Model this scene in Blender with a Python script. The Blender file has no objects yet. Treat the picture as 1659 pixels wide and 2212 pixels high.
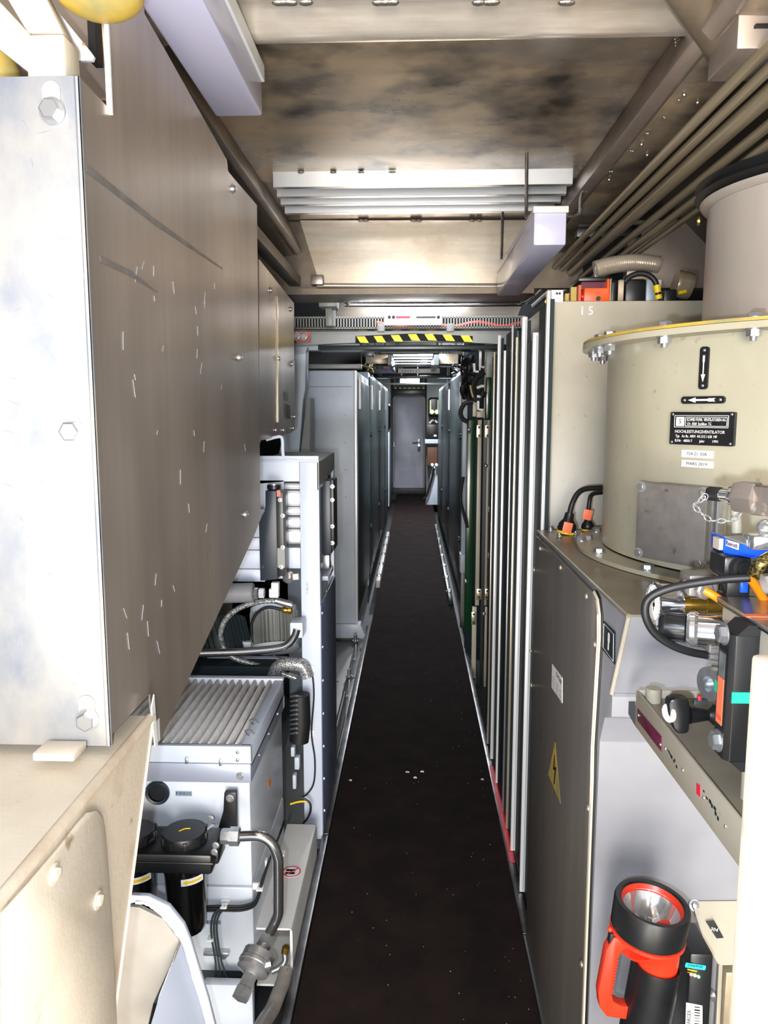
import bpy, bmesh, math, random
from mathutils import Vector, Matrix
random.seed(7)
S = bpy.context.scene
COL = S.collection
# ------------------------------------------------------------------ camera, world, lights, exposure
IMW, IMH, FPX = 1659, 2212, 1662.0
PITCH = math.atan(216 / FPX)
YAW = math.atan(63.5 / FPX * math.cos(PITCH))
EYE = Vector((0, 0, 1.6))
cd = bpy.data.cameras.new('camera'); cam = bpy.data.objects.new('camera', cd); COL.objects.link(cam)
cam.location = EYE
cam.rotation_euler = (math.radians(90) - PITCH, 0, YAW)
cd.sensor_fit = 'VERTICAL'; cd.sensor_height = 36.0; cd.lens = 36.0 * FPX / IMH
cd.clip_start = 0.02; cd.clip_end = 100
S.camera = cam
S.view_settings.view_transform = 'Standard'; S.view_settings.look = 'None'
S.view_settings.gamma = 1.0; S.view_settings.use_curve_mapping = False
S.view_settings.exposure = 0.0
w = bpy.data.worlds.new('world'); S.world = w; w.use_nodes = True
w.node_tree.nodes['Background'].inputs[0].default_value = (0.93, 0.93, 1.0, 1)
w.node_tree.nodes['Background'].inputs[1].default_value = 1.2

def lamp(name, kind, loc, energy, color=(1, 1, 1), size=0.1, size_y=None, target=None, spot=None):
    ld = bpy.data.lights.new(name, kind); ld.energy = energy; ld.color = color
    if kind == 'AREA':
        ld.size = size
        if size_y: ld.shape = 'RECTANGLE'; ld.size_y = size_y
    else:
        ld.shadow_soft_size = size
    o = bpy.data.objects.new(name, ld); COL.objects.link(o); o.location = loc
    if target is not None:
        o.rotation_euler = (Vector(target) - Vector(loc)).to_track_quat('-Z', 'Y').to_euler()
    return o
lamp('camera_flash', 'POINT', (-0.05, -0.02, 1.56), 78, (0.80, 0.89, 1.0), 0.012)
lamp('rear_fill', 'AREA', (-0.1, -3.0, 1.5), 260, (1.0, 0.93, 0.83), 1.4, 1.6, target=(0, 3, 1.55))  # added soft fill from behind, standing in for warm ambient light
lamp('roof_fill', 'AREA', (0.1, -0.5, 0.5), 62, (1.0, 0.92, 0.82), 0.9, 0.9, target=(0.05, 1.6, 2.5))  # added fill set low behind the camera, brightens the near roof

# ------------------------------------------------------------------ helpers
CX, CY = IMW / 2, IMH / 2
_fw = Vector((-math.sin(YAW) * math.cos(PITCH), math.cos(YAW) * math.cos(PITCH), -math.sin(PITCH)))
_rt = Vector((math.cos(YAW), math.sin(YAW), 0)); _up = _rt.cross(_fw)
def ray(x, y): return _fw + _rt * ((x - CX) / FPX) + _up * ((CY - y) / FPX)
def WX(x, y, X): d = ray(x, y); return EYE + d * (X / d.x)
def WY(x, y, Y): d = ray(x, y); return EYE + d * (Y / d.y)
def WZ(x, y, Z): d = ray(x, y); return EYE + d * ((Z - EYE.z) / d.z)
def WPL(x, y, p0, n):
    d = ray(x, y); return EYE + d * ((Vector(p0) - EYE).dot(n) / d.dot(n))

def lin(h):
    if isinstance(h, str):
        h = h.lstrip('#'); c = [int(h[i:i + 2], 16) / 255 for i in (0, 2, 4)]
    else: c = h
    return tuple((v / 12.92 if v <= 0.04045 else ((v + 0.055) / 1.055) ** 2.4) for v in c)

def mat(name, col, rough=0.5, metal=0.0, col2=None, nscale=6.0, stretch=(1, 1, 1), nlo=0.35, nhi=0.7,
        bump=0.0, bscale=60.0, rvar=0.0, spec=0.5, emit=None, estr=0.0, trans=0.0, detail=6, coat=0.0, col3=None, n3=30.0, lo3=.62, hi3=.72,
        brush=None, aniso=0.0):
    m = bpy.data.materials.new(name); m.use_nodes = True
    nt = m.node_tree; N = nt.nodes; L = nt.links
    b = N['Principled BSDF']
    c = lin(col)
    b.inputs['Base Color'].default_value = (*c, 1)
    b.inputs['Roughness'].default_value = rough; b.inputs['Metallic'].default_value = metal
    b.inputs['Specular IOR Level'].default_value = spec
    if coat: b.inputs['Coat Weight'].default_value = coat; b.inputs['Coat Roughness'].default_value = 0.1
    if trans: b.inputs['Transmission Weight'].default_value = trans
    if emit: b.inputs['Emission Color'].default_value = (*lin(emit), 1); b.inputs['Emission Strength'].default_value = estr
    tc = None
    def coords(sc):
        nonlocal tc
        if tc is None: tc = N.new('ShaderNodeTexCoord')
        mp = N.new('ShaderNodeMapping'); mp.inputs['Scale'].default_value = sc
        L.new(tc.outputs['Object'], mp.inputs['Vector']); return mp.outputs[0]
    def noise(sc, scale, det=detail, rg=0.55):
        n = N.new('ShaderNodeTexNoise'); n.inputs['Scale'].default_value = scale
        n.inputs['Detail'].default_value = det; n.inputs['Roughness'].default_value = rg
        L.new(coords(sc), n.inputs['Vector']); return n.outputs['Fac']
    def ramp(fac, lo, hi):
        r = N.new('ShaderNodeMapRange'); r.inputs[1].default_value = lo; r.inputs[2].default_value = hi
        L.new(fac, r.inputs[0]); return r.outputs[0]
    out = None
    if col2:
        f = noise(stretch, nscale); mx = N.new('ShaderNodeMix'); mx.data_type = 'RGBA'
        L.new(ramp(f, nlo, nhi), mx.inputs[0])
        mx.inputs[6].default_value = (*c, 1); mx.inputs[7].default_value = (*lin(col2), 1)
        out = mx.outputs[2]
        if rvar:
            rr = N.new('ShaderNodeMapRange'); rr.inputs[1].default_value = nlo; rr.inputs[2].default_value = nhi
            rr.inputs[3].default_value = max(0.03, rough - rvar); rr.inputs[4].default_value = rough + rvar
            L.new(f, rr.inputs[0]); L.new(rr.outputs[0], b.inputs['Roughness'])
    if col3:
        f = noise((1, 1, 1), n3, 3, 0.5); mx = N.new('ShaderNodeMix'); mx.data_type = 'RGBA'
        L.new(ramp(f, lo3, hi3), mx.inputs[0])
        if out: L.new(out, mx.inputs[6])
        else: mx.inputs[6].default_value = (*c, 1)
        mx.inputs[7].default_value = (*lin(col3), 1); out = mx.outputs[2]
    if brush:
        f = noise(brush, 40, 4, 0.7); mx = N.new('ShaderNodeMix'); mx.data_type = 'RGBA'; mx.blend_type = 'MULTIPLY'
        mx.inputs[0].default_value = 1.0
        rr = N.new('ShaderNodeMapRange'); rr.inputs[3].default_value = 0.84; rr.inputs[4].default_value = 1.10
        rr.inputs[1].default_value = .25; rr.inputs[2].default_value = .75
        L.new(f, rr.inputs[0])
        if out: L.new(out, mx.inputs[6])
        else: mx.inputs[6].default_value = (*c, 1)
        L.new(rr.outputs[0], mx.inputs[7]); out = mx.outputs[2]
    if out: L.new(out, b.inputs['Base Color'])
    if bump:
        f = noise((1, 1, 1), bscale, 4); bp = N.new('ShaderNodeBump'); bp.inputs['Strength'].default_value = bump
        bp.inputs['Distance'].default_value = 0.002
        L.new(f, bp.inputs['Height']); L.new(bp.outputs[0], b.inputs['Normal'])
    return m

M = {}
def D(n, *a, **k): M[n] = mat(n, *a, **k)
D('steel', '#b4aca6', .34, .72, col2='#83786f', nscale=3.0, stretch=(1, 1, .25), rvar=.08, brush=(1.2, 1.2, .03), col3='#c8c4be', n3=55, lo3=.66, hi3=.78)
D('steel_front', '#c0bdb7', .40, .65, col2='#7f8898', nscale=9.0, stretch=(1, 1, .7), nlo=.36, nhi=.72, rvar=.06, detail=10)
D('steel_side', '#cbbdb0', .3, .6, col2='#9c9085', nscale=1.6, stretch=(1, 1.4, .9), nlo=.3, nhi=.7, rvar=.05, detail=2, brush=(.35, .35, .012))  # broad tone noise imitates soft reflected bands in the colour
D('steel_panel', '#b9b1a8', .3, .65, col2='#8e867d', nscale=1.6, stretch=(1, 1.4, .5), nlo=.3, nhi=.7, rvar=.05, detail=2, brush=(.35, .35, .012))
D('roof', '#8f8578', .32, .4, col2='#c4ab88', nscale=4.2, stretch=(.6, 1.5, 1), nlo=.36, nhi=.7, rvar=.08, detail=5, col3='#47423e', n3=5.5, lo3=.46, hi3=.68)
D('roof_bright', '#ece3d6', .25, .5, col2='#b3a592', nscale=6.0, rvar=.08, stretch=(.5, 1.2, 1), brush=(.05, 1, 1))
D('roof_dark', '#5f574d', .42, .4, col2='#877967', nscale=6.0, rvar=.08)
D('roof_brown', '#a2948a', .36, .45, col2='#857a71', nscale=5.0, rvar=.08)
D('roof_umber', '#3a352e', .5, .3, col2='#4f483d', nscale=5)  # even dark olive brown for the sloping roof sides
D('slat_alu', '#cfd2d6', .3, .45)
D('weld', '#aaa49b', .35, .9, bump=.6, bscale=200)
D('cream', '#d8cdb9', .42, 0, col2='#c6b8a2', nscale=5.0, col3='#8d6f52', n3=22, lo3=.68, hi3=.82, bump=.15, bscale=150)
D('cream_rust', '#cbbda8', .5, 0, col2='#a98a6c', nscale=9.0, nlo=.46, nhi=.8, col3='#7a4b2c', n3=30, lo3=.66, hi3=.8, bump=.2, bscale=120)
D('white_paint', '#e4e4e2', .35, 0, col2='#cfd0cf', nscale=3.0)
D('steel_blue', '#9aa2b4', .35, .3)
D('shell_paint', '#b4afa6', .42, 0, col2='#a19b91', nscale=6)
D('duct_blue', '#aeb6c8', .4)
D('white_blue', '#c9d2e2', .35, 0, col2='#b9c4d6', nscale=3.0)
D('machine_white', '#c6cfdc', .38, 0, col2='#b8bfc8', nscale=4.0, col3='#a39b88', n3=40, lo3=.7, hi3=.8)
D('beige_paint', '#b8b1a2', .38, 0, col2='#a39d8a', nscale=3.5, col3='#8f8872', n3=50, lo3=.66, hi3=.8)
D('fan_paint', '#b9b4a0', .36, 0, col2='#a7a18c', nscale=4, stretch=(1, 1, .5), col3='#928a76', n3=45, lo3=.66, hi3=.8, bump=.1, bscale=200)
D('duct_paint', '#a9a199', .38, .2, col2='#c2bbb4', nscale=3, stretch=(1, 1, .25))
D('base_paint', '#8d8e94', .42, 0, col2='#7f8086', nscale=4.0, col3='#9d9986', n3=5, lo3=.6, hi3=.85, bump=.1)
D('base_top', '#8b8372', .35, .15, col2='#766e5f', nscale=6, rvar=.08)
D('floor', '#1d1918', .85, 0, col2='#2a201f', nscale=7.0, col3='#8a8580', n3=230, lo3=.735, hi3=.77, bump=.35, bscale=300, spec=.06)
D('floor_dark', '#26282a', .5, 0, col2='#3a3d3e', nscale=8.0)
D('kerb', '#77777a', .3, .8, col2='#4c4c4e', nscale=12)
D('alu', '#cfd3d6', .28, .9, brush=(1, 1, .03))
D('alu_edge', '#e6e9ee', .3, .3)
D('alu_warm', '#d9cdb4', .25, .75)
D('zinc', '#bdbfc2', .3, .8, col2='#a5a8ac', nscale=80)
D('brass', '#c9a24a', .25, .9)
D('green_dark', '#182529', .6, 0, col2='#1d2c31', nscale=3, spec=.25)
D('green_gloss', '#0f3a22', .2, 0, spec=.6)
D('grey_blue', '#ccd7e4', .38, 0, col2='#bac6d4', nscale=4, col3='#c2ccd6', n3=90, lo3=.6, hi3=.8)
D('grey_dark_cab', '#343f41', .3, 0, col2='#333d3f', nscale=3)
D('grey_paint', '#8a8c89', .4, 0, col2='#7b7d7a', nscale=4)
D('wall_grey', '#4c4d4b', .55, 0, col2='#3a3a38', nscale=3)
D('far_wall', '#6d716f', .5, 0, col2='#5a5d5b', nscale=3)
D('door_paint', '#c3c6d4', .42, .1, col2='#a4a8b8', nscale=2.2)
D('black', '#131416', .38, 0, col2='#1c1e20', nscale=20)
D('black_gloss', '#0c0d0e', .16, 0)
D('black_rubber', '#17181a', .5, 0)
D('black_blue', '#1e2936', .4, 0)
D('panel_blue', '#6c7594', .4, 0, col2='#626a88', nscale=4)
D('chrome', '#dfe1e4', .12, .85)
D('tube_steel', '#cfd2d7', .09, .97)
D('pipe_paint', '#a89b80', .3, .25, col2='#8d8068', nscale=14, stretch=(1, .1, 1))
D('diffuser', '#c6c5de', .3, 0, spec=.6, coat=.3)
D('lamp_house', '#c5bfc0', .3, .3)
D('yellow', '#f2cd10', .45)
D('yellow_dirty', '#c9a63c', .5, 0, col2='#8f8a60', nscale=14)
D('white', '#f0f0ee', .5)
D('ink', '#101010', .7, spec=.2)
D('orange', '#f4590f', .4)
D('orange_cable', '#ef8a12', .4)
D('tag_orange', '#f07a52', .5)
D('red', '#e23a20', .35, 0, spec=.6)
D('red_sign', '#e0203c', .45)
D('maroon', '#5a1030', .3)
D('blue', '#1a57d8', .35)
D('cyan', '#2fc6da', .4)
D('teal', '#19b591', .45)
D('brown', '#5a3b26', .6)
D('grille', '#f4f4f6', .7, 0, col2='#dcd8d2', nscale=30, bump=.3, bscale=400)
D('rust', '#8a5a3c', .7, 0, col2='#b97a58', nscale=40)
D('pink_red', '#c9705f', .5)
D('grey_cast', '#8b8784', .45, .4, col2='#76716d', nscale=25, rvar=.08, col3='#5c4a3a', n3=40, lo3=.68, hi3=.78)
D('label_blue', '#7d8ea0', .4)
D('braid', '#c2c4c6', .35, .35, col2='#4a4d50', nscale=260, nlo=.45, nhi=.55)
D('braid_gold', '#7d6c38', .4, .6, col2='#2a2412', nscale=240, nlo=.45, nhi=.55)
D('led_green', '#20ff80', .3, emit='#20ff80', estr=3)
D('led_red', '#ff2060', .3, emit='#ff2050', estr=4)
D('led_yellow', '#ffd020', .3, emit='#ffd020', estr=3)
D('lamp_on', '#ffffff', .3, emit='#fff4e0', estr=6)
D('reflect', '#e8edb8', .4)
D('glass', '#e8f4f4', .05, 0, trans=.9)

def sharpen(bm, ang=35):
    bm.normal_update()
    ca = math.radians(ang)
    for e in bm.edges:
        if len(e.link_faces) == 2 and e.calc_face_angle(0) > ca: e.smooth = False
    for f_ in bm.faces: f_.smooth = True

def frame(d, up=None):
    z = Vector(d).normalized()
    u = Vector(up) if up is not None else (Vector((0, 0, 1)) if abs(z.z) < .9 else Vector((0, 1, 0)))
    x = u.cross(z).normalized(); y = z.cross(x)
    return x, y, z

def smoothpath(pts, n=6, closed=False):
    P_ = [Vector(p) for p in pts]; out = []
    m = len(P_)
    rng = range(m) if closed else range(m - 1)
    for i in rng:
        if closed: a, b, c, d = P_[i - 1], P_[i], P_[(i + 1) % m], P_[(i + 2) % m]
        else: a, b, c, d = P_[max(i - 1, 0)], P_[i], P_[i + 1], P_[min(i + 2, m - 1)]
        for k in range(n):
            t = k / n
            out.append(.5 * ((2 * b) + (c - a) * t + (2 * a - 5 * b + 4 * c - d) * t * t + (3 * b - a - 3 * c + d) * t ** 3))
    if not closed: out.append(P_[-1])
    return out

class MB:
    def __init__(s): s.bm = bmesh.new()
    def box(s, x0, x1, y0, y1, z0, z1, bev=0.0, seg=2):
        b = bmesh.new(); bmesh.ops.create_cube(b, size=1)
        for v in b.verts:
            v.co = Vector(((x0 + x1) / 2 + v.co.x * (x1 - x0), (y0 + y1) / 2 + v.co.y * (y1 - y0), (z0 + z1) / 2 + v.co.z * (z1 - z0)))
        if bev: bmesh.ops.bevel(b, geom=b.edges[:], offset=bev, segments=seg, profile=.5, affect='EDGES')
        return s._add(b)
    def obox(s, c, ax, ay, az, hx, hy, hz, bev=0.0):
        "oriented box: centre, three unit axes, half sizes"
        b = bmesh.new(); bmesh.ops.create_cube(b, size=2)
        if bev:
            for v in b.verts: v.co = Vector((v.co.x * hx, v.co.y * hy, v.co.z * hz))
            bmesh.ops.bevel(b, geom=b.edges[:], offset=bev, segments=2, profile=.5, affect='EDGES')
            for v in b.verts: v.co = Vector(c) + Vector(ax) * v.co.x + Vector(ay) * v.co.y + Vector(az) * v.co.z
        else:
            for v in b.verts: v.co = Vector(c) + Vector(ax) * v.co.x * hx + Vector(ay) * v.co.y * hy + Vector(az) * v.co.z * hz
        return s._add(b)
    def _add(s, b):
        bmesh.ops.recalc_face_normals(b, faces=b.faces[:])
        me = bpy.data.meshes.new('tmp'); b.to_mesh(me); b.free()
        s.bm.from_mesh(me); bpy.data.meshes.remove(me); return s
    def prism(s, pts, vec, bev=0.0):
        b = bmesh.new(); v0 = [b.verts.new(Vector(p)) for p in pts]; v1 = [b.verts.new(Vector(p) + Vector(vec)) for p in pts]
        n = len(pts); b.faces.new(v0); b.faces.new(v1[::-1])
        for i in range(n): b.faces.new([v0[i], v1[i], v1[(i + 1) % n], v0[(i + 1) % n]])
        bmesh.ops.recalc_face_normals(b, faces=b.faces[:])
        if bev: bmesh.ops.bevel(b, geom=b.edges[:], offset=bev, segments=2, profile=.5, affect='EDGES')
        return s._add(b)
    def cyl(s, p0, p1, r, r2=None, seg=24, bev=0.0):
        p0 = Vector(p0); p1 = Vector(p1); r2 = r if r2 is None else r2
        L_ = (p1 - p0).length
        if bev: prof = [(0, 0), (r - bev, 0), (r, bev), (r2, L_ - bev), (r2 - bev, L_), (0, L_)]
        else: prof = [(0, 0), (r, 0), (r2, L_), (0, L_)]
        return s.lathe(prof, p0, p1 - p0, seg)
    def lathe(s, prof, p0, d, seg=24, ang=2 * math.pi, up=None):
        x, y, z = frame(d, up); p0 = Vector(p0); b = bmesh.new(); rings = []
        for r, h in prof:
            if r < 1e-6: rings.append([b.verts.new(p0 + z * h)])
            else: rings.append([b.verts.new(p0 + z * h + (x * math.cos(2 * math.pi * k / seg) + y * math.sin(2 * math.pi * k / seg)) * r) for k in range(seg)])
        for a, c in zip(rings, rings[1:]):
            for k in range(seg):
                k2 = (k + 1) % seg
                if len(a) == 1 and len(c) == 1: break
                if len(a) == 1: b.faces.new([a[0], c[k], c[k2]])
                elif len(c) == 1: b.faces.new([a[k], c[0], a[k2]])
                else: b.faces.new([a[k], c[k], c[k2], a[k2]])
        return s._add(b)
    def tube(s, pts, r, seg=10, smooth=0, closed=False, caps=True):
        if smooth: pts = smoothpath(pts, smooth, closed)
        P_ = [Vector(p) for p in pts]; n = len(P_); b = bmesh.new(); rings = []
        t0 = ((P_[1] - P_[0]) if not closed else (P_[1] - P_[-1])).normalized(); x, y, _ = frame(t0)
        for i in range(n):
            if closed: t = (P_[(i + 1) % n] - P_[i - 1]).normalized()
            else: t = (P_[min(i + 1, n - 1)] - P_[max(i - 1, 0)]).normalized()
            x = (x - t * x.dot(t)).normalized(); y = t.cross(x)
            rr = r[i] if isinstance(r, (list, tuple)) else r
            rings.append([b.verts.new(P_[i] + (x * math.cos(2 * math.pi * k / seg) + y * math.sin(2 * math.pi * k / seg)) * rr) for k in range(seg)])
        for i in range(n if closed else n - 1):
            a, c = rings[i], rings[(i + 1) % n]
            for k in range(seg): b.faces.new([a[k], a[(k + 1) % seg], c[(k + 1) % seg], c[k]])
        if caps and not closed: b.faces.new(rings[0]); b.faces.new(rings[-1])
        return s._add(b)
    def ball(s, c, r, seg=16, scale=(1, 1, 1)):
        b = bmesh.new(); bmesh.ops.create_uvsphere(b, u_segments=seg, v_segments=seg // 2 + 2, radius=r)
        for v in b.verts: v.co = Vector(c) + Vector((v.co.x * scale[0], v.co.y * scale[1], v.co.z * scale[2]))
        return s._add(b)
    def mesh(s, org):
        sharpen(s.bm)
        for v in s.bm.verts: v.co -= org
        me = bpy.data.meshes.new('m'); s.bm.to_mesh(me); s.bm.free(); return me

def wloc(o):
    v = Vector((0, 0, 0))
    while o is not None: v += o.location; o = o.parent
    return v
def part(name, mb, m, parent, label=None, kind=None):
    org = wloc(parent); me = mb.mesh(org); me.name = name
    o = bpy.data.objects.new(name, me); COL.objects.link(o); o.parent = parent
    me.materials.append(M[m])
    if label: o['label'] = label
    if kind: o['kind'] = kind
    return o
def thing(name, label, cat, loc=(0, 0, 0), group=None):
    o = bpy.data.objects.new(name, None); COL.objects.link(o); o.location = Vector(loc); o.empty_display_size = .05
    o['label'] = label; o['category'] = cat
    if group: o['group'] = group
    return o
def solo(name, mb, m, label, cat, group=None, org=None):
    co = [v.co.copy() for v in mb.bm.verts]
    if org is None:
        org = Vector(((min(c.x for c in co) + max(c.x for c in co)) / 2, (min(c.y for c in co) + max(c.y for c in co)) / 2, min(c.z for c in co)))
    me = mb.mesh(Vector(org)); me.name = name
    o = bpy.data.objects.new(name, me); COL.objects.link(o); o.location = Vector(org); me.materials.append(M[m])
    o['label'] = label; o['category'] = cat
    if group: o['group'] = group
    return o
def struct(name, mb, m, label=None):
    me = mb.mesh(Vector((0, 0, 0))); me.name = name
    o = bpy.data.objects.new(name, me); COL.objects.link(o); me.materials.append(M[m]); o['kind'] = 'structure'
    if label: o['label'] = label; o['category'] = 'structure'
    return o

# shared small meshes: built along +Z with the mounting face at z=0, size 1 = 1 m
_sh = {}
def shared(key, m):
    k = (key, m)
    if k in _sh: return _sh[k]
    b = MB()
    if key == 'hex':      # washer + hex head, across corners 1
        b.lathe([(0, 0), (.62, 0), (.62, .08), (0, .08)], (0, 0, 0), (0, 0, 1), 20)
        b.lathe([(0, .08), (.5, .08), (.5, .36), (.42, .42), (0, .42)], (0, 0, 0), (0, 0, 1), 6)
    elif key == 'nut':    # nut with stud end
        b.lathe([(0, 0), (.6, 0), (.6, .07), (0, .07)], (0, 0, 0), (0, 0, 1), 20)
        b.lathe([(0, .07), (.5, .07), (.5, .5), (0, .5)], (0, 0, 0), (0, 0, 1), 6)
        b.lathe([(0, .5), (.26, .5), (.24, .8), (0, .8)], (0, 0, 0), (0, 0, 1), 12)
    elif key == 'screw':  # domed screw on washer
        b.lathe([(0, 0), (.6, 0), (.6, .06), (0, .06)], (0, 0, 0), (0, 0, 1), 18)
        b.lathe([(0, .06), (.42, .06), (.42, .2), (.3, .33), (.12, .36), (.1, .28), (0, .28)], (0, 0, 0), (0, 0, 1), 14)
    elif key == 'rivet':
        b.lathe([(0, 0), (.5, 0), (.45, .16), (.28, .28), (0, .32)], (0, 0, 0), (0, 0, 1), 12)
    elif key == 'slot':   # slotted cheese head
        b.lathe([(0, 0), (.5, 0), (.5, .25), (.45, .3), (0, .3)], (0, 0, 0), (0, 0, 1), 18)
        b.box(-.42, .42, -.05, .05, .29, .33)
    me = b.mesh(Vector((0, 0, 0))); me.name = key; me.materials.append(M[m]); _sh[k] = me; return me
def fix(parent, p, d, size, key='hex', m='zinc', name='bolt', roll=0.0):
    o = bpy.data.objects.new(name, shared(key, m)); COL.objects.link(o); o.parent = parent
    o.location = Vector(p) - wloc(parent)
    o.rotation_euler = (Vector(d).to_track_quat('Z', 'Y') @ Matrix.Rotation(roll, 4, 'Z').to_quaternion()).to_euler()
    o.scale = (size,) * 3
    return o

def plate(name, pts, n, t, m, parent, label=None, bev=0.0):
    n = Vector(n).normalized()
    return part(name, MB().prism([Vector(p) for p in pts], n * t, bev), m, parent, label)
def rrect(c, ax, ay, w_, h_, r, k=5):
    "rounded rectangle outline"
    c = Vector(c); ax = Vector(ax); ay = Vector(ay); out = []
    r = min(r, w_ / 2 - 1e-5, h_ / 2 - 1e-5)
    for sx, sy, a0 in ((1, 1, 0), (-1, 1, 90), (-1, -1, 180), (1, -1, 270)):
        for i in range(k + 1):
            a = math.radians(a0 + 90 * i / k)
            out.append(c + ax * (sx * (w_ / 2 - r) + r * math.cos(a)) + ay * (sy * (h_ / 2 - r) + r * math.sin(a)))
    return out
def text(body, c, ax, ay, size, m, parent, name='lettering', width=None, align='CENTER', height=None):
    "flat lettering: centre c, reading direction ax, up direction ay"
    cu = bpy.data.curves.new('t', 'FONT'); cu.body = body; cu.size = 1; cu.align_x = align; cu.align_y = 'CENTER'; cu.extrude = .01; cu.resolution_u = 2
    to = bpy.data.objects.new('t', cu); COL.objects.link(to)
    me = bpy.data.meshes.new_from_object(to); bpy.data.objects.remove(to); bpy.data.curves.remove(cu)
    ax = Vector(ax).normalized(); ay = Vector(ay).normalized(); n = ax.cross(ay)
    xs = [v.co.x for v in me.vertices]; w0 = (max(xs) - min(xs)) if xs else 1
    sx = (width / w0) if width else size
    org = wloc(parent)
    for v in me.vertices:
        v.co = Vector(c) + ax * (v.co.x * sx) + ay * (v.co.y * size) + n * (v.co.z * .02) - org
    me.name = name; me.materials.clear(); me.materials.append(M[m])
    o = bpy.data.objects.new(name, me); COL.objects.link(o); o.parent = parent
    return o
def inst(src, name, off, parent):
    "copy of a part moved by off"
    o = src.copy(); COL.objects.link(o); o.name = name; o.parent = parent; o.location = src.location + Vector(off); return o
XP, YP, ZP = Vector((1, 0, 0)), Vector((0, 1, 0)), Vector((0, 0, 1))
# ------------------------------------------------------------------ setting: floor, walls, roof
fl = struct('floor', MB().box(-1.45, 1.45, -.6, 15.5, -.2, -.14), 'floor_dark')
ys = [.3, 3.24, 5.9, 8.6, 11.3, 14.0, 15.34]
for a, b in zip(ys, ys[1:]):
    p = part('floor_panel', MB().box(-.312, .345, a + .002, b - .002, -.14, 0, .001, 1), 'floor', fl)
for px, py in ((757, 1686), (897, 1680), (1042, 1684), (880, 1668), (912, 1667)):
    q = WZ(px, py, 0); fix(fl, q, (0, 0, 1), .012, 'screw', 'alu', 'screw')
random.seed(21); b = MB()
for i in range(110):
    yy = 1.7 + 4.5 * random.random() ** 1.6; xx = random.choice((random.uniform(-.30, .33), random.uniform(.22, .33), random.uniform(-.30, .33))); s_ = random.uniform(.0005, .0014)
    b.prism([(xx - s_, yy, .0002), (xx, yy - s_ * 1.2, .0002), (xx + s_, yy, .0002), (xx + s_ * .3, yy + s_, .0002)], (0, 0, .0006))
part('grit', b, 'grille', fl, kind='stuff')
tl = struct('trim_1', MB().box(-.338, -.314, .6, 2.72, -.14, .012, .002), 'kerb')
part('kerb_angle', MB().box(-.40, -.3385, 2.66, 5.3, -.14, -.004, .002), 'kerb', tl)
part('kerb_angle', MB().box(-.345, -.314, 2.73, 5.6, -.004, .012, .002), 'kerb', tl)
part('kerb_plate', MB().box(-.62, -.401, 2.66, 5.3, -.14, -.02, .002), 'grey_paint', tl)
for px, py in ((748, 1505), (762, 1462), (765, 1425), (781, 1402), (727, 1472)):
    fix(tl, WZ(px, py, 0.0), (0, 0, 1), .022, 'screw', 'zinc', 'screw')
for px, py, r_ in ((754, 1462, .011), (768, 1386, .011)):
    q = WZ(px, py, 0.0); q.z = 0
    b = MB().cyl(q, q + ZP * .05, r_); b.cyl(q, q + ZP * .01, r_ * 2); part('pin', b, 'chrome', tl)
tr = struct('trim_2', MB().box(.3455, .372, 2.2, 5.6, -.14, .006, .002), 'kerb')
rd = [WZ(px, py, .0075) for px, py in ((1066, 1655), (1076, 1655), (1124, 1862), (1112, 1862))]
part('red_strip', MB().box(.352, .371, WZ(1118, 1862, .007).y, WZ(1070, 1655, .007).y, .0062, .0085), 'red_sign', tr, 'red marking strip')
rd2 = MB().box(.3455, .372, 1.2, 2.195, -.14, .004, .001); part('kerb_angle', rd2, 'floor_dark', tr)

struct('wall_left', MB().box(-1.48, -1.42, -.6, 15.5, -.2, 2.6), 'wall_grey')
struct('wall_right', MB().box(1.42, 1.48, -.6, 15.5, -.2, 2.6), 'wall_grey')
ce = struct('ceiling', MB().box(-1.45, 1.45, -.6, 15.5, 2.505, 2.56), 'roof_brown')
part('roof_panel', MB().box(-.62, .66, 1.9, 3.12, 2.49, 2.504), 'roof', ce)
part('roof_panel', MB().box(-.62, .66, .2, 1.3, 2.49, 2.504), 'roof', ce)
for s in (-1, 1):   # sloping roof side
    part('roof_side', MB().prism([(s * .8, -.5, 2.50), (s * 1.1, -.5, 2.42), (s * 1.41, -.5, 2.12), (s * 1.41, -.5, 2.5)], (0, 15.9, 0)), 'roof_umber', ce)
# longitudinal beams
part('roof_beam', MB().prism([(.625, .2, 2.504), (.565, .2, 2.352), (.60, .2, 2.343), (.63, .2, 2.36), (.64, .2, 2.504)], (0, 4.0, 0), .004), 'roof_brown', ce)
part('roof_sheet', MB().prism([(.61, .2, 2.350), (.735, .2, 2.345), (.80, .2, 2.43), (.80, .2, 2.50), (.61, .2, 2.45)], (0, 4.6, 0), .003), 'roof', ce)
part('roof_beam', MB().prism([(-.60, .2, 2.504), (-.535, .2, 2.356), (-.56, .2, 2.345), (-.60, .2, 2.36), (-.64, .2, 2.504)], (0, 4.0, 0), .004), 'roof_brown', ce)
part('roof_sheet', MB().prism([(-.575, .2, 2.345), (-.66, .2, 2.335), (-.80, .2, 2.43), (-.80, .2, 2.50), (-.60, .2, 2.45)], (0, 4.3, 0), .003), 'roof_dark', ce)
part('roof_sheet', MB().prism([WY(725, 690, 4.75), WY(1115, 690, 4.75), WY(1150, 600, 4.75), WY(735, 600, 4.75)], (0, .01, 0)), 'roof_bright', ce)
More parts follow.
